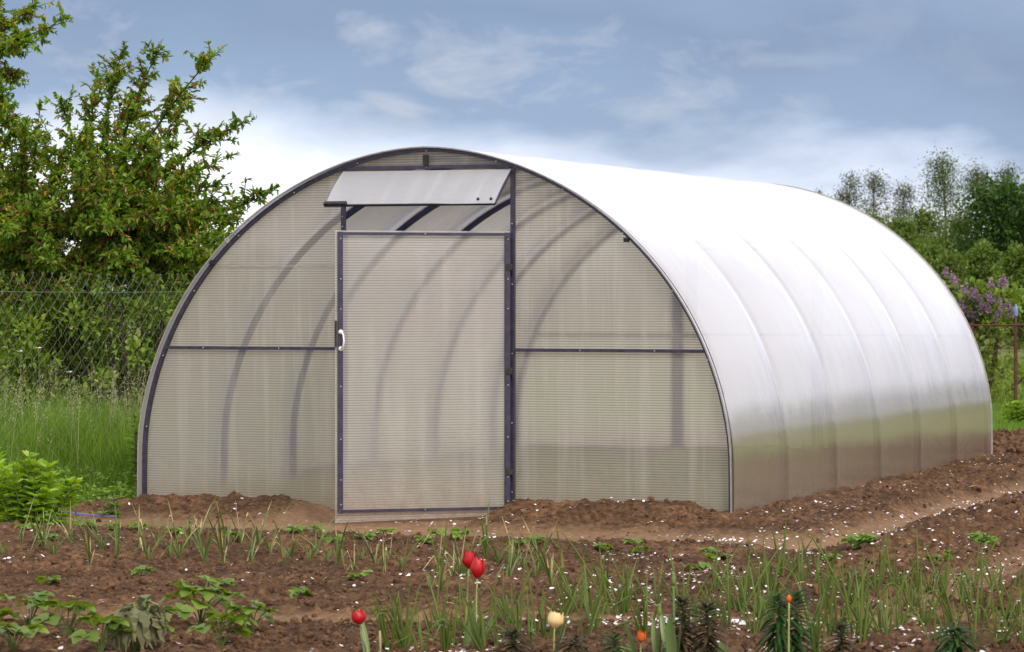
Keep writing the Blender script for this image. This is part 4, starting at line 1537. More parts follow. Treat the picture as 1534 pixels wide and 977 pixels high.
def scatter(name, meshes, mats, spots, cat, seed=3, dz=-0.004):
    """spots: (px, py, scale, label, group). Every plant is an object of its own."""
    rs = random.Random(seed)
    for me in meshes:
        for m in mats:
            me.materials.append(m)
    for i, (px, py, s, label, group) in enumerate(spots):
        p = ground(px, py)
        p.z += float(soil_micro(p.x, p.y)) * 0.5 + dz
        o = bpy.data.objects.new(name, meshes[rs.randrange(len(meshes))])
        COL.objects.link(o)
        o.location = p
        o.rotation_euler = (rs.gauss(0, .05), rs.gauss(0, .05), rs.uniform(0, 2 * pi))
        o.scale = (s, s, s * rs.uniform(0.9, 1.1))
        tag(o, label, cat, group)


def onion_spots():
    rs = random.Random(5)
    regions = [  # (x0, x1, y0, y1, count, scale, label)
        (575, 640, 962, 990, 4, 0.95, 'green onion plant between the low red tulip and the tall red tulip pair'),
        (645, 735, 945, 985, 9, 0.95, 'green onion plant crowded round the stems of the tall red tulip pair'),
        (735, 815, 925, 985, 6, 1.0, 'green onion plant between the tall red tulips and the cream tulip'),
        (815, 900, 915, 965, 8, 1.0, 'green onion plant standing behind the cream tulip'),
        (900, 990, 900, 960, 8, 1.05, 'green onion plant between the cream tulip and the tall green seed stalk'),
        (1010, 1100, 885, 950, 7, 1.0, 'green onion plant behind the two brownish lilies'),
        (1100, 1160, 900, 960, 8, 1.1, 'green onion plant between the brownish lilies and the tall dark lily pair'),
        (1205, 1290, 900, 985, 10, 1.1, 'green onion plant just right of the tall dark lily pair'),
        (1290, 1390, 890, 985, 12, 1.05, 'green onion plant between the thin dark lily and the drooping dark lily'),
        (1400, 1540, 890, 985, 14, 1.05, 'green onion plant in the crowded row at the far right corner of the bed'),
        (1130, 1230, 865, 890, 6, 0.95, 'green onion plant in the back row behind the tall dark lily pair'),
        (1240, 1540, 880, 900, 9, 0.9, 'green onion plant at the sparse back edge of the right onion row')]
    out = []
    for x0, x1, y0, y1, n, s, lab in regions:
        for k in range(n):
            px = x0 + (x1 - x0) * (k + rs.uniform(0.1, 0.9)) / n
            out.append((px, rs.uniform(y0, y1), s * rs.uniform(0.85, 1.15), lab, 'green onions ' + lab.split(' plant ')[1]))
    return out


def garlic_spots():
    rs = random.Random(8)
    regions = [
        (0, 95, 815, 842, 5, 0.9, 'garlic plant with arching leaves in front of the light green bush'),
        (100, 195, 820, 858, 4, 0.95, 'garlic plant with arching leaves below the blue hose end'),
        (200, 300, 815, 858, 7, 1.0, 'garlic plant with bent leaves near the left greenhouse corner'),
        (305, 430, 818, 856, 8, 1.05, 'garlic plant with yellow tips in front of the left greenhouse sheet'),
        (430, 520, 838, 880, 5, 0.9, 'garlic plant with dry yellow leaves before the open greenhouse door'),
        (525, 610, 845, 872, 6, 0.8, 'short drooping garlic plant in the middle of the bed before the door'),
        (640, 700, 850, 890, 6, 1.0, 'garlic plant with pale bent leaves left of the tall red tulips'),
        (725, 850, 840, 885, 9, 1.0, 'garlic plant with nodding tips right of the tall red tulips')]
    out = []
    for x0, x1, y0, y1, n, s, lab in regions:
        for k in range(n):
            px = x0 + (x1 - x0) * (k + rs.uniform(0.1, 0.9)) / n
            out.append((px, rs.uniform(y0, y1), s * rs.uniform(0.85, 1.15), lab, 'garlic ' + lab.split(' plant ')[1]))
    return out


def build_plants():
    scatter('onion_plant', [onion_mesh(100 + i) for i in range(9)], [M['onion'], M['garlic']], onion_spots(), 'onion plant', 3)
    scatter('garlic_plant', [garlic_mesh(200 + i) for i in range(9)], [M['garlic'], M['straw']], garlic_spots(), 'garlic plant', 4)
    big = [(45, 945, 1.0), (20, 985, 1.0), (100, 965, 1.05), (150, 985, 0.95), (235, 958, 0.9), (300, 945, 1.25), (375, 955, 0.95), (330, 975, 0.9)]
    labs = ['strawberry plant with broad leaves at the left edge of the bed', 'low strawberry plant in the bottom left corner of the bed',
            'strawberry plant with spread leaves left of the wilted peony', 'small strawberry plant close beside the wilted peony',
            'strawberry plant behind the wilted peony', 'largest strawberry plant with wide pale leaves right of the wilted peony',
            'strawberry plant with dark curled leaves at the right end of its row', 'low strawberry plant in front of the largest one']
    scatter('strawberry_plant', [strawberry_mesh(300 + i, 9, 0.125, 0.060) for i in range(4)], [M['berry'], M['stem']],
            [(a, b, c, l, 'strawberry plants in the front left bed') for (a, b, c), l in zip(big, labs)], 'strawberry plant', 5)
    sm = [(35, 800), (75, 815), (130, 795), (170, 800), (210, 800), (262, 808), (345, 812), (440, 805), (470, 800), (500, 818), (545, 812), (575, 805), (640, 820),
          (690, 812), (655, 808), (775, 828), (800, 820), (72, 884), (212, 868), (338, 886), (448, 899), (536, 876), (905, 832), (945, 822), (960, 835), (1062, 838), (1075, 845), (1045, 860)]
    scatter('weed_seedling', [strawberry_mesh(330 + i, 5, 0.05, 0.036) for i in range(3)], [M['weed'], M['stem']],
            [(a, b, 1.0, 'small flat weed seedling on the soil in front of the greenhouse', 'weed seedlings in front of the greenhouse') for a, b in sm], 'weed', 6)
    sm2 = [(1285, 832, 'largest green weed tuft on the dug ridge right of the greenhouse', 1.3), (1245, 845, 'flat pale weed tuft left of the largest tuft on the ridge', 0.9),
           (1472, 822, 'green weed tuft with raised leaves near the right path', 1.2), (1487, 830, 'round dark weed tuft next to the right path', 0.8),
           (1405, 855, 'spreading dark weed tuft on the right dug bed', 1.1), (1420, 838, 'tiny pale weed tuft on the right dug bed', 0.6), (1306, 818, 'thin weed tuft behind the largest tuft on the ridge', 0.7)]
    scatter('weed_tuft', [strawberry_mesh(340 + i, 9, 0.055, 0.036) for i in range(3)], [M['weed'], M['stem']],
            [(a, b, s, l, 'weed tufts on the right beds') for a, b, l, s in sm2], 'weed', 7)
    # lilies with dark whorled leaves
    for px, ptop, d, H, dens, L, mat, lab in [
            (1166, 891, 11.15, 0.30, 95, 0.100, 'lily', 'tall dark green lily, left one of the tall pair with dense leaves'),
            (1193, 889, 11.2, 0.30, 90, 0.095, 'lily', 'tall dark green lily, right one of the tall pair behind the orange bloom'),
            (1022, 897, 11.2, 0.25, 85, 0.085, 'lily_brown', 'brownish lily with upright leaves right of the seed stalk'),
            (1060, 905, 11.15, 0.24, 85, 0.09, 'lily_brown', 'brownish lily with flared crown between seed stalk and dark lilies'),
            (1260, 936, 11.1, 0.22, 70, 0.065, 'lily_brown', 'thin dark lily with few short leaves among the right onions'),
            (1432, 942, 11.1, 0.20, 90, 0.125, 'lily', 'drooping dark lily with long arched leaves among the right onions'),
            (862, 955, 11.1, 0.14, 40, 0.11, 'lily_brown', 'low spreading lily with pale tips right of the cream tulip'),
            (920, 955, 11.1, 0.14, 40, 0.085, 'lily', 'low dark lily in front of the faded red tulip'),
            (770, 948, 11.2, 0.13, 55, 0.09, 'lily_brown', 'low dry brownish lily clump left of the cream tulip')]:
        t = Vector(at(px, ptop, d))
        base = Vector((t.x, t.y, float(soil_h(t.x, t.y))))
        me = lily_mesh(int(px), max(t.z - base.z, 0.08), dens, L, 0.55 if L < 0.1 else 1.1)
        o = link('lily_plant', me, [M[mat], M['stem']])
        o.location = base
        tag(o, lab, 'lily', 'leafy lilies in the front bed')

    # tulips
    def tul(px, pbot, d, lab, mat, **kw):
        t = Vector(at(px, pbot, d))
        dx = kw.pop('dx', 0)
        b = Vector((t.x + dx, t.y, 0))
        b.z = float(soil_h(b.x, b.y))
        return tulip(b, t, lab, mat, **kw)
    tul(715, 867, 11.45, 'tall red tulip with closed cup, front one of the pair', M['red'], size=0.080, R=0.028, spread=0.25, seed=4, group='red tulips')
    tul(702, 852, 11.55, 'tall red tulip behind its twin, its cup turned left', M['red'], size=0.066, R=0.027, spread=0.5, seed=5, group='red tulips', dx=-0.02, leaves=1)
    tul(541, 935, 11.2, 'short red tulip standing alone on the bare soil left of the pair', M['red'], size=0.052, R=0.027, spread=0.5, seed=6, group='red tulips', dx=0.03, leaves=1)
    tul(831, 941, 11.15, 'cream yellow tulip with fine red veins among the onions', M['yellow'], size=0.058, R=0.030, spread=0.75, seed=7, leaves=1)
    tul(960, 963, 11.1, 'small faded red and orange tulip losing its petals', M['orange'], size=0.045, R=0.018, spread=0.5, seed=8, leaves=1)
    tul(1182, 903, 11.0, 'tiny orange tulip remnant on a stalk before the dark lilies', M['orange'], size=0.03, R=0.010, spread=0.1, seed=9, leaves=0)
    # bare tulip stalks carrying seed pods, broad leaves at the foot
    for px, ptop, d, nl, lab in [(1009, 858, 11.15, 3, 'tall tulip seed stalk with green pod and broad upright leaves'),
                                 (988, 905, 11.2, 2, 'shorter tulip seed stalk left of the tall one'),
                                 (569, 945, 11.25, 0, 'bare pale tulip stalk without flower beside the short red tulip')]:
        t = Vector(at(px, ptop, d))
        b = Vector((t.x, t.y, float(soil_h(t.x, t.y))))
        root = empty('tulip_seed_stalk', b)
        tag(root, lab, 'tulip stalk')
        H = t.z - b.z
        mb = MB()
        mb.smooth = True
        mb.tube([(0, 0, -0.02), (0.002, 0, H * 0.5), (0, 0, H * 0.85 if nl else H)], 0.0042, 8)
        mb.build('stem', M['stem_pale' if not nl else 'stem'], root)
        if nl:
            mb = MB()
            mb.smooth = True
            k = 0.042
            mb.tube([(0, 0, H - k), (0, 0, H - k * 0.8), (0, 0, H - k * 0.4), (0, 0, H - k * 0.12), (0, 0, H - 0.002), (0, 0, H)], [0.004, 0.007, 0.008, 0.0065, 0.0075, 0.003], 6)
            mb.build('seed_pod', M['bud'], root)
        rs = random.Random(int(px))
        for q in range(nl):
            lb = MB()
            lb.smooth = True
            broad_leaf(lb, q * 2.2 + 0.4, rs.uniform(0.15, 0.24), rs.uniform(0.014, 0.022), rs.uniform(0.1, 0.35), 0, 0.1)
            lb.build('leaf', M['tulip_leaf'], root)
    # low tulip leaves at the very front
    for px, py, d, lab in [(1080, 957, 11.35, 'broad upright tulip leaf pair without flower before the brownish lilies'), (940, 960, 11.3, 'broad tulip leaf pair without flower before the faded red tulip')]:
        t = Vector(at(px, py, d))
        b = Vector((t.x, t.y, float(soil_h(t.x, t.y))))
        lb = MB()
        lb.smooth = True
        for a in (0.4, 3.3, 5.0): broad_leaf(lb, a, (t.z - b.z) * random.uniform(0.8, 1.1), 0.02, 0.25, 0, 0.1)
        o = lb.build('tulip_leaves', M['tulip_leaf'])
        o.location = b
        tag(o, lab, 'tulip leaves')
    # wilted peony at the bottom left
    t = Vector(at(203, 893, 11.45))
    b = Vector((t.x, t.y, float(soil_h(t.x, t.y))))
    H = t.z - b.z
    root = empty('wilted_plant', b)
    tag(root, 'wilted grey green plant with crumpled drooping leaves at the front left', 'wilted plant')
    rs = random.Random(77)
    st = MB()
    st.smooth = True
    lb = MB()
    lb.smooth = False
    for k in range(9):
        a = rs.uniform(0, 2 * pi)
        tip = Vector((cos(a) * 0.055, sin(a) * 0.04, H * rs.uniform(0.7, 1.0)))
        st.tube(bez((cos(a) * .01, sin(a) * .01, -0.01), tip, (0, 0, 0.02), 5), 0.004, 6)
        for q in range(5):
            aa = a + rs.uniform(-1.6, 1.6)
            L = rs.uniform(0.10, 0.17)
            d = Vector((cos(aa), sin(aa), 0))
            sd = Vector((-sin(aa), cos(aa), 0))
            p0 = tip * rs.uniform(0.7, 1.0)
            pts, wd = [], []
            for j in range(11):
                u = j / 10
                pts.append(p0 + d * (0.055 * (1 - (1 - u) ** 2) * 1.2) + Vector((0, 0, 0.025 * sin(u * 2.4) - L * u ** 1.5 * 0.9)) + Vector((rs.gauss(0, .004), rs.gauss(0, .004), rs.gauss(0, .004))))
                wd.append(max(0.002, 0.024 * sin(pi * (0.1 + 0.87 * u)) * rs.uniform(0.6, 1.15)))
            lb.blade(pts, wd, sd, rs.uniform(-0.9, 0.9))
    st.build('stem', M['stem'], root)
    lb.build('foliage', M['wilt'], root)


def leafy_bush(name, w, h, nst, L, W, mat, seed, label, cat, loc):
    """Many upright stems with lance leaves in tiers (phlox habit)."""
    rs = random.Random(seed)
    root = empty(name, loc)
    tag(root, label, cat)
    sb = MB()
    sb.smooth = True
    acc = new_acc()
    for k in range(nst):
        a, r = rs.uniform(0, 2 * pi), sqrt(rs.random())
        hh = h * (1 - 0.38 * r * r) * rs.uniform(0.75, 1.0)
        b0 = Vector((cos(a) * r * w * 0.22, sin(a) * r * w * 0.22, 0))
        tip = Vector((cos(a) * r * w * 0.5, sin(a) * r * w * 0.5, hh))
        path = bez(b0, tip, (0, 0, 0.05 * h), 6)
        sb.tube(path, 0.0035, 5, False)
        n = int(hh / 0.042)
        for i in range(n):
            t = 0.15 + 0.85 * i / n
            j = min(int(t * 6), 5)
            p = path[j].lerp(path[j + 1], t * 6 - j)
            m = 4 if t < 0.85 else 6
            an = np.arange(m) * 2 * pi / m + i * 0.8 + RNG.uniform(-0.5, 0.5, m)
            up = 0.15 + 0.8 * t ** 3
            acc['P'].append(np.tile(np.array(p[:]), (m, 1)))
            acc['D'].append(np.stack([np.cos(an), np.sin(an), np.full(m, up)], -1) + 0.25 * unit(m))
            sc = RNG.uniform(0.7, 1.1, m) * (1 - 0.35 * t ** 4)
            acc['L'].append(L * sc)
            acc['W'].append(W * sc)
    sb.build('stem', M['stem'], root)
    link('foliage', acc_mesh(acc, 'foliage', 0.22, True), mat, root)
    return root


def build_left_side():
    build_cherry()
    # shrubs behind the fence under the cherry
    spec = [(-60, 27.0, 1.3, 1.15, 3), (60, 25.6, 1.1, 1.0, 5), (135, 26.0, 1.1, 1.05, 6), (215, 25.4, 1.1, 1.12, 7), (285, 26.6, 1.2, 1.1, 8), (345, 27.8, 1.3, 1.25, 9)]
    labs = ['dark shrub behind the wire fence at the left picture edge', 'dark shrub under the cherry trunk behind the wire fence', 'dark loose shrub behind the middle of the visible wire fence',
            'dense dark shrub behind the wire fence right of the cherry fork', 'brownish green shrub behind the fence close to the greenhouse', 'green shrub tucked behind the left flank of the greenhouse']
    for (px, d, w, h, sd), lab in zip(spec, labs):
        r, _ = make_shrub('dark_shrub', w * 1.2, w, h * 1.40, 7600, 0.055, 0.017, M['shrub'], 12, 0.25, sd)
        x, y = at_x(px, d)
        put(r, (x, y, -0.1), sd, 1, lab, 'shrub', 'shrubs behind the wire fence')
    r, _ = make_shrub('pale_shrub', 1.1, 1.1, 2.15, 2600, 0.06, 0.013, M['pale_leaf'], 9, 0.4, 15, 0.45)
    x, y = at_x(322, 31)
    put(r, (x, y, -0.1), 0, 1, 'pale yellowish willow shrub behind the cherry next to the greenhouse roof', 'shrub')
    # dark row of evergreens closing the view behind
    for i, (px, d, h) in enumerate([(-160, 60, 3.0), (20, 66, 2.2), (300, 70, 2.0)]):
        r, _ = make_shrub('hedge_shrub', 4.5, 3.0, h, 3500, 0.22, 0.075, M['far_mid'], 10, 0.2, 31 + i)
        x, y = at_x(px, d)
        put(r, (x, y, -0.1), 0, 1, ['tall hedge shrub far beyond the cherry at the left edge', 'low hedge shrub far beyond the cherry trunk', 'low hedge shrub far beyond the pale willow shrub'][i], 'shrub', 'hedge shrubs beyond the meadow')
    x, y = at_x(48, 17.9)
    leafy_bush('phlox_bush', 0.54, 0.48, 30, 0.092, 0.019, M['bush'], 41, 'light green leafy phlox bush at the left edge beside the hose', 'bush', (x, y, -0.09))
    x, y = at_x(-30, 18.4)
    leafy_bush('phlox_bush', 0.45, 0.50, 20, 0.092, 0.019, M['bush'], 42, 'second phlox bush cut off by the left picture edge', 'bush', (x, y, -0.09))
    x, y = at_x(100, 17.7)
    leafy_bush('young_phlox', 0.2, 0.17, 9, 0.06, 0.012, M['bush'], 43, 'small low phlox plant at the right foot of the phlox bush', 'bush', (x, y, -0.09))
    x, y = at_x(170, 18.4)
    leafy_bush('young_phlox', 0.16, 0.2, 6, 0.055, 0.011, M['weed'], 44, 'small green weed plant between phlox bush and greenhouse corner', 'weed', (x, y, -0.09))
    x, y = at_x(203, 20.2)
    leafy_bush('tall_weed', 0.16, 0.66, 4, 0.085, 0.011, M['weed'], 45, 'tall thin weed leaning at the left edge of the greenhouse', 'weed', (x, y, -0.1))
    # white daisies in the tall grass
    for i, (px, py, d, lab) in enumerate([(30, 527, 22.4, 'white flower high in the grass at the left edge'), (58, 522, 22.6, 'white flower with drooping petals right of its neighbour'), (104, 558, 22.0, 'lone white flower lower in the grass')]):
        t = Vector(at(px, py, d))
        root = empty('white_flower', (t.x, t.y, -0.1))
        tag(root, lab, 'flower', 'white flowers in the tall grass')
        mb = MB()
        mb.tube([(0, 0, 0), (0.01, 0, (t.z + 0.1) * 0.6), (0, 0, t.z + 0.1)], 0.0022, 5)
        mb.build('stem', M['stem'], root)
        pb = MB()
        for k in range(9):
            a = k * 2 * pi / 9
            d_ = Vector((cos(a) * 0.6, sin(a) * 0.6, 0.2)) + Vector((0.2, -0.5, 0))
            c = Vector((0, 0, t.z + 0.1))
            pb.blade([c, c + d_ * 0.02, c + d_ * 0.036], [0.003, 0.008, 0.003], Vector((-sin(a), cos(a), 0.3)))
        pb.build('petals', M['petal'], root)
    # blue hose on the edge of the dug soil
    mb = MB()
    mb.smooth = True
    pts = []
    for px, py in ((-60, 773), (-20, 772), (20, 771), (60, 771), (100, 770), (140, 770), (175, 768)):
        p = ground(px, py)
        pts.append((p.x, p.y, float(soil_h(p.x, p.y)) + 0.012))
    mb.tube(pts, 0.010, 8)
    tag(mb.build('garden_hose', M['hose']), 'blue garden hose lying along the left edge of the dug soil', 'hose')


def build_right_side():
    build_back_fence()
    # lilac
    r, cl = make_shrub('lilac_bush', 1.25, 1.0, 1.62, 3000, 0.085, 0.032, M['lilac_leaf'], 10, 0.4, 51, 0.35)
    x, y = at_x(1462, 36)
    put(r, (x, y, -0.1), 0, 1, 'lilac bush with mauve flower spikes behind the rusty fence', 'lilac')
    rs = random.Random(9)
    fl = [(1418, 408), (1428, 418), (1405, 420), (1445, 432), (1500, 425), (1450, 446), (1462, 442), (1484, 450), (1497, 455), (1498, 468), (1480, 462), (1510, 458), (1440, 458), (1455, 470), (1420, 450), (1470, 455), (1515, 470), (1432, 470), (1490, 478)]
    fl += [(rs.uniform(1405, 1515), rs.uniform(415, 480)) for _ in range(14)]
    for px, py in fl:
        p = Vector(at(px, py, 35.55 + rs.uniform(-0.1, 0.15))) - Vector((x, y, -0.1))
        k = 110
        t = RNG.uniform(0, 1, k)
        P = np.array(p[:]) + np.stack([RNG.normal(0, 1, k) * 0.026 * (1.15 - t), RNG.normal(0, 1, k) * 0.026 * (1.15 - t), -0.045 + 0.10 * t], -1)
        V, F = leaf_cards(P, unit(k), unit(k), np.full(k, 0.024), np.full(k, 0.010))
        link('flower_spike', np_mesh('flower_spike', V, F), M['lilac'], r)
    # bush on the lawn edge
    x, y = at_x(1530, 30.5)
    leafy_bush('peony_bush', 0.42, 0.38, 30, 0.08, 0.018, M['bush'], 61, 'bright green peony bush on the lawn edge before the rusty fence', 'bush', (x, y, -0.1))
    # brushy undergrowth behind the fence
    for i, (px, d, w, h, mt) in enumerate([(1405, 37.5, 1.3, 0.9, 'shrub'), (1480, 38.0, 1.4, 0.75, 'shrub'), (1560, 38.5, 1.4, 0.7, 'shrub')]):
        r, _ = make_shrub('low_brush', w, w, h, 1500, 0.06, 0.014, M[mt], 8, 0.3, 70 + i)
        xx, yy = at_x(px, d)
        put(r, (xx, yy, -0.1), 0, 1, ['dark low brush behind the greenhouse edge under the lilac', 'dark low brush under the middle of the lilac', 'dark low brush at the right picture edge behind the fence'][i], 'shrub', 'brush behind the rusty fence')
    # the wood in the distance: each tree on its own
    trees = [  # px, top py, depth, width, material, shape, sparse, label
        (1182, 280, 150, 1.4, 'far_grey', 'cone', True, 'tiny bare tree tip showing over the greenhouse ridge'),
        (1226, 287, 140, 1.6, 'far_grey', 'cone', True, 'small dark tree tip just above the greenhouse roof'),
        (1270, 262, 120, 2.0, 'far_grey', 'cone', True, 'thin leafing birch left of its taller grey neighbour'),
        (1312, 259, 122, 2.3, 'far_grey', 'cone', True, 'tall grey birch with bare trunk above the roof end'),
        (1358, 277, 118, 2.1, 'far_grey', 'cone', True, 'short rounded grey birch between the two tall groups'),
        (1419, 241, 116, 3.1, 'far_mid', 'cone', True, 'tallest pointed tree of the distant wood'),
        (1464, 254, 125, 2.4, 'far_grey', 'cone', True, 'slender grey birch left of the round dark tree top'),
        (1508, 248, 124, 2.3, 'far_grey', 'cone', True, 'grey birch behind the round dark tree at the right edge'),
        (1550, 262, 122, 2.3, 'far_grey', 'cone', True, 'grey birch cut by the right picture edge')]
    for i, (px, py, d, w, mt, shp, sp, lab) in enumerate(trees):
        top = at(px, py, d)
        h = top[2] + 0.1
        r = make_far_tree('birch_tree', h, w * 1.35, 9000 if mt == 'far_mid' else 6500, 0.085, M[mt], M['bark_grey'], shp, 400 + i, sp)
        put(r, (top[0], top[1], -0.1), 0, 1, lab, 'tree', 'distant birches on the skyline')
    dense = [
        (1300, 330, 100, 2.6, 'far_mid', 'oval', 'mid green tree half hidden by the greenhouse roof end'),
        (1345, 330, 96, 2.4, 'far_light', 'oval', 'lighter green willow right of the greenhouse roof end'),
        (1385, 322, 98, 2.4, 'far_mid', 'oval', 'green willow in front of the tallest distant tree'),
        (1395, 365, 88, 2.2, 'far_light', 'oval', 'low light green willow above the lilac bush'),
        (1440, 330, 95, 2.6, 'far_mid', 'oval', 'green tree left of the big round dark tree'),
        (1506, 281, 90, 3.1, 'far_dark', 'round', 'big round dark green tree at the right edge of the wood'),
        (1560, 290, 92, 2.8, 'far_dark', 'round', 'second dark round tree cut by the right edge'),
        (1470, 368, 76, 1.3, 'far_light', 'oval', 'small light green bush before the round dark tree'),
        (1526, 372, 74, 1.3, 'far_light', 'oval', 'small light green bush at the right edge below the dark tree'),
        (1420, 392, 80, 1.6, 'far_mid', 'oval', 'low dark green bush just above the lilac flowers')]
    for i, (px, py, d, w, mt, shp, lab) in enumerate(dense):
        top = at(px, py, d)
        h = top[2] + 0.1
        r = make_far_tree('leafy_tree', h, w, 11000 if shp == 'round' else 6500, 0.17 if shp == 'round' else 0.13, M[mt], M['bark'], shp, 500 + i)
        put(r, (top[0], top[1], -0.1), 0, 1, lab, 'tree', 'leafy trees of the distant wood')
    # more of the same wood, behind the greenhouse and to the right of the picture (seen mirrored in the sheet)
    src = [o for o in COL.objects if o.get('group') == 'leafy trees of the distant wood'][:6]
    rs = random.Random(2)
    for i in range(15):
        a = -0.05 + i * 0.07
        d = rs.uniform(60, 85)
        c = copy_tree(src[i % 6])
        c.location = (CX + 2 + sin(YAW + 0.25 + a) * d, CY + cos(YAW + 0.25 + a) * d, 0.0)
        c.location.z = -0.3 + 1.5 * float(sstep(9.5, 17, c.location.x))
        s = rs.uniform(1.0, 1.35)
        c.scale = (1.4 * s, 1.4 * s, 1.1 * s)
        c.rotation_euler = (0, 0, rs.uniform(0, 6))
        c['label'] = 'leafy tree of the wood outside the right picture edge'
        c['group'] = 'wood continuing past the right edge'
    for i in range(18):
        q = at(-330 + i * 92 + rs.uniform(-20, 20), 436, rs.uniform(92, 128))
        c = copy_tree(src[i % 5])
        c.location = (q[0], q[1], -0.1)
        s = rs.uniform(0.62, 0.9)
        c.scale = (1.7 * s, 1.7 * s, s)
        c.rotation_euler = (0, 0, rs.uniform(0, 6))
        c['label'] = 'low leafy tree of the wood hidden behind the greenhouse'
        c['group'] = 'wood continuing behind the greenhouse'
    # short wooden stake in the right bed
    p = ground(1424, 800)
    root = empty('wooden_stake', p)
    mb = MB()
    mb.tube([(0, 0, -0.05), (0.004, 0, 0.045), (0.006, 0, 0.052)], [0.016, 0.016, 0.013], 7)
    o = mb.build('wooden_stake', M['wood'])
    bpy.data.objects.remove(root)
    o.location = p
    tag(o, 'short brown wooden stake stub in the dug bed right of the greenhouse', 'stake')


# ------------------------------------------------------------------ light, sky, camera
SUN_DIR = Vector((0.56, -0.54, 0.63)).normalized()


def build_world():
    w = bpy.data.worlds.new('World')
    scene.world = w
    w.use_nodes = True
    nt = w.node_tree
    for n in list(nt.nodes): nt.nodes.remove(n)
    out = N(nt, 'ShaderNodeOutputWorld')
    sky = N(nt, 'ShaderNodeTexSky', sky_type='NISHITA', sun_disc=False)
    sky.sun_elevation = math.asin(SUN_DIR.z)
    sky.sun_rotation = math.atan2(SUN_DIR.x, SUN_DIR.y)
    bg1 = N(nt, 'ShaderNodeBackground', inp={'Strength': 0.10})
    nt.links.new(sky.outputs[0], bg1.inputs[0])
    tc = N(nt, 'ShaderNodeTexCoord')
    sp = N(nt, 'ShaderNodeSeparateXYZ')
    nt.links.new(tc.outputs['Generated'], sp.inputs[0])
    # azimuth: the cloud deck hangs lower towards the east (+x)
    dt = N(nt, 'ShaderNodeVectorMath', operation='DOT_PRODUCT')
    nt.links.new(tc.outputs['Generated'], dt.inputs[0])
    dt.inputs[1].default_value = tuple(RT)
    azc = N(nt, 'ShaderNodeClamp', inp={'Min': -0.16, 'Max': 0.22})
    nt.links.new(dt.outputs['Value'], azc.inputs[0])
    mp = N(nt, 'ShaderNodeMapping')
    mp.inputs['Scale'].default_value = (1, 1, 2.3)
    nt.links.new(tc.outputs['Generated'], mp.inputs[0])
    n1 = N(nt, 'ShaderNodeTexNoise', inp={'Scale': 11.0, 'Detail': 6.0, 'Roughness': 0.52, 'Distortion': 0.25})
    n2 = N(nt, 'ShaderNodeTexNoise', inp={'Scale': 26.0, 'Detail': 7.0, 'Roughness': 0.58, 'Distortion': 0.4})
    nt.links.new(mp.outputs[0], n1.inputs['Vector'])
    nt.links.new(mp.outputs[0], n2.inputs['Vector'])
    warp = math_n(nt, 'MULTIPLY', math_n(nt, 'SUBTRACT', n1.outputs[0], 0.5), 0.062)
    z = math_n(nt, 'ADD', sp.outputs[2], warp)
    z = math_n(nt, 'ADD', z, math_n(nt, 'MULTIPLY', azc.outputs[0], 0.075))
    # past the deck, further east, the cloud is thin and pale
    east = N(nt, 'ShaderNodeMapRange', inp={'From Min': 0.24, 'From Max': 0.50, 'To Min': 0.0, 'To Max': 0.80})
    nt.links.new(dt.outputs['Value'], east.inputs[0])
    deck = ramp(nt, z, [(0.0, (0.76, 0.78, 0.85)), (0.028, (0.75, 0.77, 0.86)), (0.043, (0.47, 0.52, 0.65)), (0.058, (0.170, 0.240, 0.385)),
                        (0.085, (0.128, 0.178, 0.300)), (0.105, (0.17, 0.225, 0.35)), (0.16, (0.88, 0.88, 0.92)), (0.45, (1, 1, 1)), (1.0, (0.8, 0.85, 0.95))])
    em = N(nt, 'ShaderNodeMix', data_type='RGBA')
    nt.links.new(east.outputs[0], em.inputs[0])
    nt.links.new(deck, em.inputs[6])
    em.inputs[7].default_value = (0.70, 0.665, 0.72, 1)
    deck = em.outputs[2]
    # pale wisps
    wf = ramp(nt, n2.outputs[0], [(0.50, (0, 0, 0)), (0.70, (1, 1, 1))])
    band = ramp(nt, sp.outputs[2], [(0.035, (0, 0, 0)), (0.060, (1, 1, 1)), (0.085, (0.8, 0.8, 0.8)), (0.12, (0, 0, 0))])
    wz = N(nt, 'ShaderNodeMapRange', inp={'From Min': 0.03, 'From Max': 0.12, 'To Min': 1.0, 'To Max': 0.25})
    nt.links.new(dt.outputs['Value'], wz.inputs[0])
    wf = math_n(nt, 'MULTIPLY', wf, wz.outputs[0])
    wmix = N(nt, 'ShaderNodeMix', data_type='RGBA')
    nt.links.new(math_n(nt, 'MULTIPLY', math_n(nt, 'MULTIPLY', wf, band), 0.52), wmix.inputs[0])
    nt.links.new(deck, wmix.inputs[6])
    wmix.inputs[7].default_value = (0.48, 0.47, 0.52, 1)
    n3 = N(nt, 'ShaderNodeTexNoise', inp={'Scale': 4.5, 'Detail': 4.0, 'Roughness': 0.5})
    nt.links.new(mp.outputs[0], n3.inputs['Vector'])
    bank = ramp(nt, n3.outputs[0], [(0.32, (0.76, 0.74, 0.78)), (0.62, (1, 1, 1))])
    hi = ramp(nt, sp.outputs[2], [(0.10, (0, 0, 0)), (0.20, (1, 1, 1))])
    bm_ = N(nt, 'ShaderNodeMix', data_type='RGBA', blend_type='MULTIPLY')
    nt.links.new(math_n(nt, 'MAXIMUM', hi, math_n(nt, 'MULTIPLY', east.outputs[0], 0.9)), bm_.inputs[0])
    nt.links.new(wmix.outputs[2], bm_.inputs[6])
    nt.links.new(bank, bm_.inputs[7])
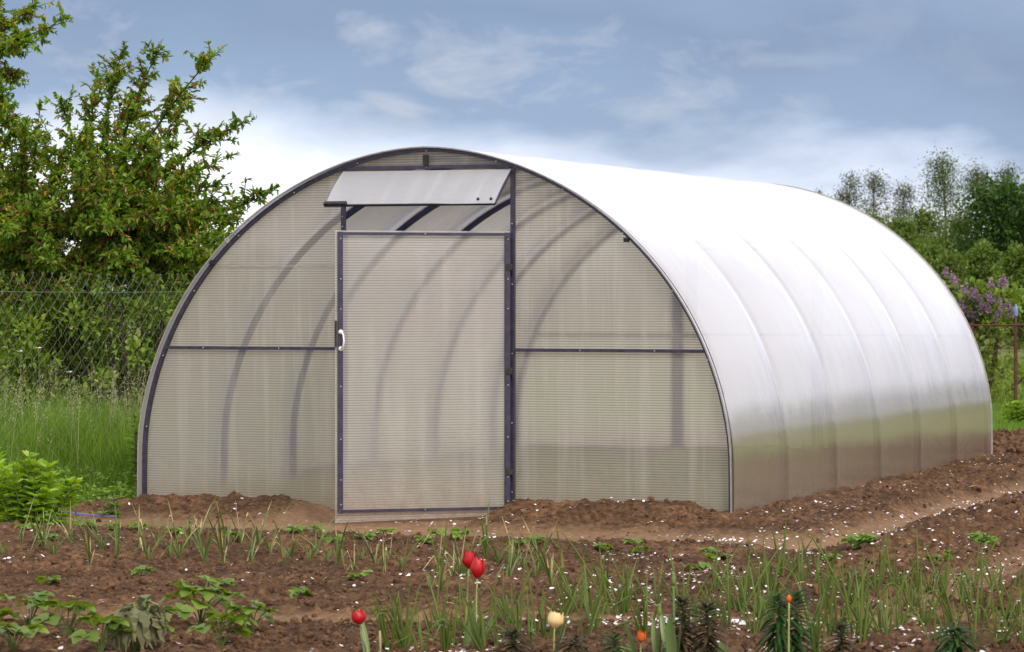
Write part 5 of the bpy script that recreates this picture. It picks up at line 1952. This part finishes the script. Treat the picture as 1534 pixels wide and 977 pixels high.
    # bright veil round the hidden sun
    ds = N(nt, 'ShaderNodeVectorMath', operation='DOT_PRODUCT')
    nt.links.new(tc.outputs['Generated'], ds.inputs[0])
    ds.inputs[1].default_value = tuple(SUN_DIR)
    glow = ramp(nt, ds.outputs['Value'], [(0.35, (0, 0, 0)), (1.0, (1, 1, 1))])
    st = math_n(nt, 'ADD', math_n(nt, 'MULTIPLY', glow, 0.55), 0.98)
    bg2 = N(nt, 'ShaderNodeBackground')
    nt.links.new(bm_.outputs[2], bg2.inputs[0])
    nt.links.new(st, bg2.inputs[1])
    mx = N(nt, 'ShaderNodeMixShader', inp={'Fac': 0.88})
    nt.links.new(bg1.outputs[0], mx.inputs[1])
    nt.links.new(bg2.outputs[0], mx.inputs[2])
    nt.links.new(mx.outputs[0], out.inputs[0])


def build_light_camera():
    ld = bpy.data.lights.new('sun', 'SUN')
    ld.energy = 1.5
    ld.angle = radians(14)
    ld.color = (1.0, 0.90, 0.77)
    lo = bpy.data.objects.new('sun', ld)
    COL.objects.link(lo)
    lo.rotation_euler = SUN_DIR.to_track_quat('Z', 'Y').to_euler()
    cd = bpy.data.cameras.new('camera')
    co = bpy.data.objects.new('camera', cd)
    COL.objects.link(co)
    co.location = CAM
    co.rotation_euler = Vector(-FW).to_track_quat('Z', 'Y').to_euler()
    cd.sensor_width = 36
    cd.lens = FPX / 1534 * 36
    cd.clip_start = 0.5
    cd.clip_end = 3000
    cd.dof.use_dof = True
    cd.dof.focus_distance = 18.0
    cd.dof.aperture_fstop = 11
    scene.camera = co


build_meadow()
build_soil()
build_clods()
build_petals()
build_debris()
build_greenhouse()
build_fence()
build_grass()
build_plants()
build_left_side()
build_right_side()
build_world()
build_light_camera()

scene.render.engine = 'CYCLES'
scene.cycles.use_denoising = True
scene.cycles.max_bounces = 12
scene.cycles.transparent_max_bounces = 24
scene.cycles.transmission_bounces = 8
scene.cycles.sample_clamp_indirect = 6
scene.view_settings.view_transform = 'Standard'
scene.view_settings.look = 'None'
scene.view_settings.exposure = 0.70
scene.view_settings.gamma = 1.0
